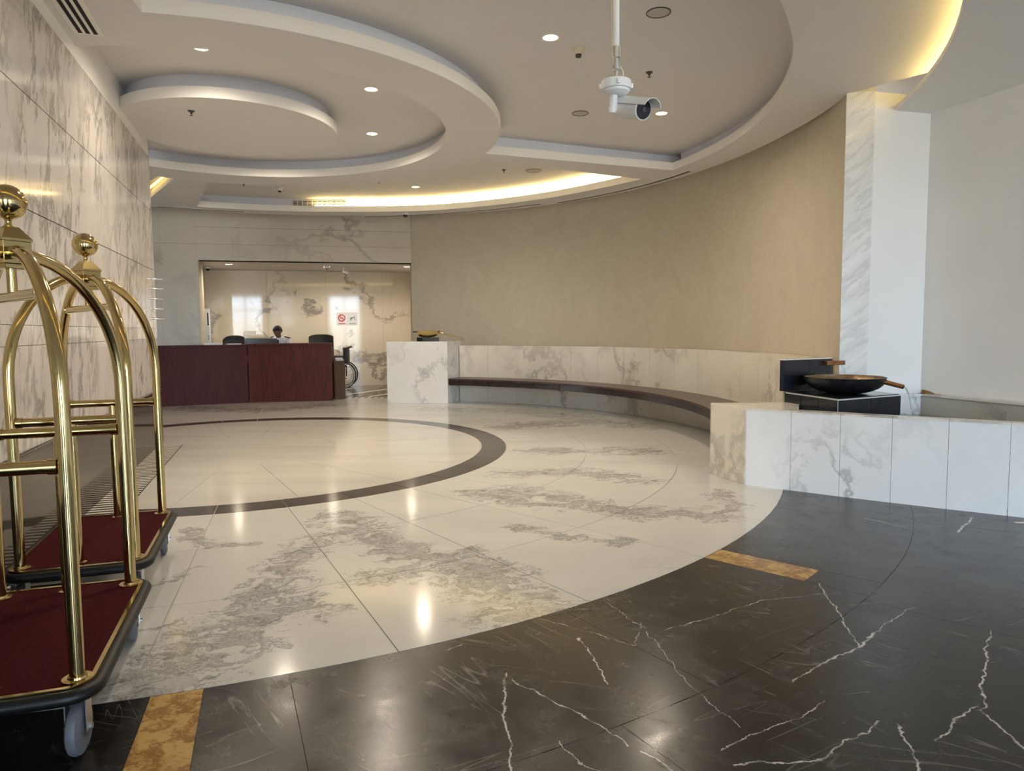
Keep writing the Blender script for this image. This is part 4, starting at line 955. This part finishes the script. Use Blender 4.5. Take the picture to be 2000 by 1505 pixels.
# signs on the alcove wall
def nbp(s, d): return NB0+nd*s+nnn*d
def sign(px_s, z, w, h, label, draw):
    c = nbp(px_s, .024); t = empty('wall_sign', (c.x, c.y, z), rz=math.atan2(nd.y, nd.x), label=label, cat='sign')
    MB().box((0, 0, 0), (w, .006, h)).build('board', M['white_plastic'], t, smooth=False)
    draw(t)
def no_smoke(t):
    MB().lathe([(.062, 0), (.088, 0), (.088, .004), (.062, .004)], c=(0, -.003, .02), n=30, M3=Matrix.Rotation(PI/2, 3, 'X')).build('red_ring', M['red'], t)
    MB().box((0, -.006, .02), (.15, .004, .02), ry=D(45)).build('red_bar', M['red'], t, smooth=False)
    MB().box((0, -.005, .02), (.09, .003, .018)).build('cigarette', M['grey_print'], t, smooth=False)
    MB().box((0, -.004, -.115), (.16, .003, .02)).build('caption_line', M['red'], t, smooth=False)
def no_pets(t):
    b = MB(); b.tube([(-.06, -.004, .0), (-.02, -.004, .03), (.05, -.004, .03)], .009, 6); b.tube([(-.06, -.004, -.04), (.06, -.004, .07)], .006, 6); b.tube([(.05, -.004, .03), (.07, -.004, -.04)], .008, 6); b.tube([(-.02, -.004, .03), (-.03, -.004, -.04)], .008, 6)
    b.build('pictogram', M['grey_print'], t)
    MB().box((0, -.004, -.115), (.16, .003, .016)).build('caption_line', M['grey_print'], t, smooth=False)
sign(3.02, 1.62, .24, .31, 'white no-smoking sign with a red ring on the alcove wall', no_smoke)
sign(3.27, 1.62, .24, .31, 'white sign with a grey crossed pictogram beside the no-smoking sign', no_pets)
# wheelchair, facing left
t = empty('wheelchair', (-3.95, 16.62, 0), rz=D(8), label='folded-arm black wheelchair parked by the alcove wall right of the desk', cat='wheelchair')
for s_ in (-1, 1):
    yy = s_*.29
    w_ = MB().tube([(.30*math.cos(2*PI*k/36), yy, .305+.30*math.sin(2*PI*k/36)) for k in range(36)], .013, 8, closed=True).build('big_wheel', M['rubber'], t)
    MB().tube([(.262*math.cos(2*PI*k/36), yy+s_*.035, .305+.262*math.sin(2*PI*k/36)) for k in range(36)], .008, 8, closed=True).build('push_rim', M['chrome'], w_)
    MB().tube([(.285*math.cos(2*PI*k/36), yy, .305+.285*math.sin(2*PI*k/36)) for k in range(36)], .007, 6, closed=True).build('metal_rim', M['steel'], w_)
    sp_ = MB()
    for k in range(12): a = 2*PI*k/12; sp_.tube([(0, yy, .305), (.28*math.cos(a), yy, .305+.28*math.sin(a))], .0025, 5)
    sp_.tube([(0, yy-.03, .305), (0, yy+.03, .305)], .022, 10); sp_.build('spokes', M['steel'], w_)
    yf = s_*.22
    MB().tube([(.04, yf, .25), (.06, yf, .93), (.16, yf, .95)], .012, 8).build('back_post', M['black_plastic'], t)
    MB().tube([(.10, yf, .935), (.19, yf, .955)], .018, 10).build('push_handle', M['rubber'], t)
    MB().tube([(.05, yf, .48), (-.40, yf, .48), (-.48, yf, .15)], .012, 8).build('side_frame', M['black_plastic'], t)
    MB().tube([(.05, yf, .20), (-.38, yf, .20), (-.38, yf, .46)], .012, 8).build('lower_frame', M['black_plastic'], t)
    MB().box((-.18, yf, .72), (.38, .055, .05)).build('arm_pad', M['black_plastic'], t, bevel=.01)
    MB().box((-.14, yf, .60), (.36, .02, .24)).build('side_guard', M['black_plastic'], t, smooth=False)
    MB().tube([(-.30, yf, .48), (-.30, yf, .70)], .010, 8).build('arm_post', M['steel'], t)
    MB().lathe([(0, -.012), (.07, -.012), (.07, .012), (0, .012)], c=(-.40, yf, .07), n=20, M3=Matrix.Rotation(PI/2, 3, 'X')).build('front_castor', M['rubber'], t)
    MB().box((-.56, s_*.12, .13), (.16, .12, .012), ry=.2).build('footplate', M['black_plastic'], t, smooth=False)
MB().box((-.17, 0, .49), (.42, .43, .03)).build('seat', M['leather'], t, bevel=.01)
MB().box((.075, 0, .74), (.11, .43, .40)).build('backrest', M['leather'], t, bevel=.01)
MB().tube([(-.05, -.22, .2), (-.05, .22, .48)], .01, 8).build('cross_brace', M['steel'], t)
MB().tube([(-.05, .22, .2), (-.05, -.22, .48)], .01, 8).build('cross_brace', M['steel'], t)

# ================================================================== THE GUARD
def skin_mesh(name, verts, edges, radii, mat, parent, root=0, sub=2):
    me = bpy.data.meshes.new(name); me.from_pydata(verts, edges, []); me.update()
    o = bpy.data.objects.new(name, me); COL.objects.link(o)
    md = o.modifiers.new('s', 'SKIN'); md.use_smooth_shade = True
    sv = me.skin_vertices[0].data if me.skin_vertices else None
    if sv is None:
        bpy.context.view_layer.objects.active = o
        me.attributes.get('skin'); sv = me.skin_vertices.new().data if hasattr(me.skin_vertices, 'new') else None
    for i, r_ in enumerate(radii):
        sv[i].radius = r_ if isinstance(r_, tuple) else (r_, r_); sv[i].use_root = (i == root)
    sd = o.modifiers.new('d', 'SUBSURF'); sd.levels = sub; sd.render_levels = sub
    dg = bpy.context.evaluated_depsgraph_get(); dg.update()
    nm = bpy.data.meshes.new_from_object(o.evaluated_get(dg)); nm.name = name
    bpy.data.objects.remove(o); bpy.data.meshes.remove(me)
    for p in nm.polygons: p.use_smooth = True
    nm.materials.clear(); nm.materials.append(mat)
    q = bpy.data.objects.new(name, nm); return link(q, parent)
def tube_body(name, chains, mat, parent, n=14, solid=True):
    """one continuous surface: tapered chains fused by a voxel remesh"""
    b = MB()
    for pts, rad in chains:
        P = [Vector(p) for p in pts]; b.tube(P, rad, n)
        for p, r_ in ((P[0], rad[0]), (P[-1], rad[-1])):
            b.lathe([(0, -r_)]+[(r_*math.cos(a), r_*math.sin(a)) for a in [-PI/2+PI*i/8 for i in range(1, 8)]]+[(0, r_)], c=p, n=12)
    me = bpy.data.meshes.new(name); me.from_pydata(b.v, [], b.f); me.update()
    bm = bmesh.new(); bm.from_mesh(me); bmesh.ops.recalc_face_normals(bm, faces=bm.faces); bm.to_mesh(me); bm.free()
    o = bpy.data.objects.new(name, me); COL.objects.link(o)
    rm = o.modifiers.new('r', 'REMESH'); rm.mode = 'VOXEL'; rm.voxel_size = .009; rm.use_smooth_shade = True
    sm = o.modifiers.new('m', 'SMOOTH'); sm.factor = .5; sm.iterations = 4
    dg = bpy.context.evaluated_depsgraph_get(); dg.update()
    nm = bpy.data.meshes.new_from_object(o.evaluated_get(dg)); nm.name = name
    bpy.data.objects.remove(o); bpy.data.meshes.remove(me)
    for p in nm.polygons: p.use_smooth = True
    nm.materials.clear(); nm.materials.append(mat)
    return link(bpy.data.objects.new(name, nm), parent)
# local frame: faces -y (towards the desk); seat height .60
guard = empty('person', (GX, GY, 0), rz=D(6), label='seated security guard in a white shirt with dark epaulettes, head bowed behind the desk', cat='person')
SH = .64
hc = Vector((.0, -.14, SH+.70))   # head centre, bowed
neck = Vector((0, -.045, SH+.575))
body = [([(0, 0, SH), (0, .0, SH+.15), (0, -.01, SH+.32), (0, -.02, SH+.48)], [.135, .125, .14, .10]),
        ([(-.17, -.02, SH+.50), (0, -.02, SH+.515), (.17, -.02, SH+.50)], [.055, .075, .055]),
        ([(0, -.02, SH+.50), tuple(neck), tuple(hc+Vector((0, .04, -.05)))], [.058, .052, .055]),
        ([tuple(hc+Vector((0, .02, .02))), tuple(hc+Vector((0, -.015, -.02)))], [.088, .082]),
        ([tuple(hc+Vector((0, -.02, -.03))), tuple(hc+Vector((0, -.055, -.085)))], [.066, .040])]
for s_ in (-1, 1):
    sh = (s_*.185, -.02, SH+.495); el = (s_*.255, -.16, SH+.27); wr = (s_*.12, -.40, SH+.205)
    body.append(([sh, el], [.052, .042])); body.append(([el, wr], [.041, .027]))
    body.append(([wr, (s_*.10, -.45, SH+.20)], [.030, .034]))
    for k in range(4):
        bx = s_*(.128-.018*k); ln = (.052, .062, .058, .046)[k if s_ < 0 else k]
        body.append(([(bx, -.462, SH+.200), (bx-s_*.004, -.462-ln*.6, SH+.196), (bx-s_*.008, -.462-ln, SH+.180)], [.0105, .0095, .0085]))
    body.append(([(s_*.085, -.43, SH+.195), (s_*.055, -.455, SH+.19), (s_*.045, -.478, SH+.186)], [.012, .0105, .009]))
    body.append(([(s_*.09, .0, SH+.02), (s_*.12, -.40, SH+.02), (s_*.12, -.42, .10)], [.085, .062, .045]))
    body.append(([(s_*.12, -.40, .045), (s_*.125, -.56, .035)], [.042, .034]))
    body.append(([tuple(hc+Vector((s_*.082, .02, -.015))), tuple(hc+Vector((s_*.088, .028, .012)))], [.014, .016]))  # ears
body.append(([tuple(hc+Vector((0, -.088, -.018))), tuple(hc+Vector((0, -.112, -.045)))], [.010, .015]))   # nose
bo = tube_body('body', body, M['skin'], guard)
# face details
fd = Vector((0, -1, -.45)).normalized()
for s_ in (-1, 1):
    e_ = MB().lathe([(0, -.011)]+[(.011*math.cos(a), .011*math.sin(a)) for a in [-PI/2+PI*i/6 for i in range(1, 6)]]+[(0, .011)], c=hc+Vector((s_*.031, -.078, -.012)), n=12).build('eye', M['lens'], guard)
    MB().tube([hc+Vector((s_*.016, -.100, .006)), hc+Vector((s_*.032, -.101, .012)), hc+Vector((s_*.048, -.092, .006))], .004, 6).build('eyebrow', M['hair'], guard)
MB().tube([hc+Vector((-.022, -.098, -.082)), hc+Vector((0, -.106, -.086)), hc+Vector((.022, -.098, -.082))], .005, 8).build('mouth', M['red'] if False else M['skin'], guard)
# hair cap
v = []; f = []; nn_, mm = 24, 9; hb = MB(); tilt = Matrix.Rotation(D(18), 3, 'X')
for j in range(mm+1):
    th_ = PI*.53*j/mm
    for k in range(nn_):
        a = 2*PI*k/nn_; fr = max(0, -math.sin(a)); r_ = .097; thk = th_*(1-.34*fr)
        p = Vector((r_*.93*math.sin(thk)*math.cos(a), r_*1.08*math.sin(thk)*math.sin(a)+.010, r_*1.05*math.cos(thk)+.004))
        v.append(hc+tilt @ p)
for j in range(mm):
    for k in range(nn_): f.append((j*nn_+k, j*nn_+(k+1) % nn_, (j+1)*nn_+(k+1) % nn_, (j+1)*nn_+k))
hb.add(v, f); ho = hb.build('hair', M['hair'], guard, angle=80)
sm = ho.modifiers.new('thick', 'SOLIDIFY'); sm.thickness = .012; sm.offset = 0
shirt = [([(0, 0, SH+.02), (0, .0, SH+.15), (0, -.01, SH+.32), (0, -.02, SH+.47)], [.152, .142, .157, .118]),
         ([(-.17, -.02, SH+.495), (0, -.02, SH+.51), (.17, -.02, SH+.495)], [.066, .085, .066])]
for s_ in (-1, 1):
    shirt.append(([(s_*.185, -.02, SH+.49), (s_*.235, -.115, SH+.345)], [.064, .060]))
tube_body('shirt', shirt, M['shirt'], guard)
tr_ = [([(0, 0, SH+.02), (0, 0, SH+.10)], [.158, .155])]
for s_ in (-1, 1):
    tr_.append(([(s_*.09, .0, SH+.02), (s_*.12, -.40, SH+.02), (s_*.12, -.42, .14)], [.098, .078, .062]))
    MB().box((s_*.125, -.52, .035), (.09, .24, .065)).build('shoe', M['leather'], guard, bevel=.02)
    MB().box((s_*.172, -.03, SH+.568), (.125, .062, .014), ry=s_*.25).build('epaulette', M['navy'], guard, bevel=.004)
tube_body('trousers', tr_, M['navy'], guard)
MB().tube([(-.07, -.065, SH+.55), (0, -.10, SH+.53), (.07, -.065, SH+.55)], .012, 8).build('collar', M['shirt'], guard)
MB().box((0, -.168, SH+.40), (.045, .012, .24), rx=-.12).build('tie', M['navy'], guard, smooth=False)
gch = chair(GX+.02, GY+.26, D(6), 'black office chair the guard sits on', .42, 1.10, .05)
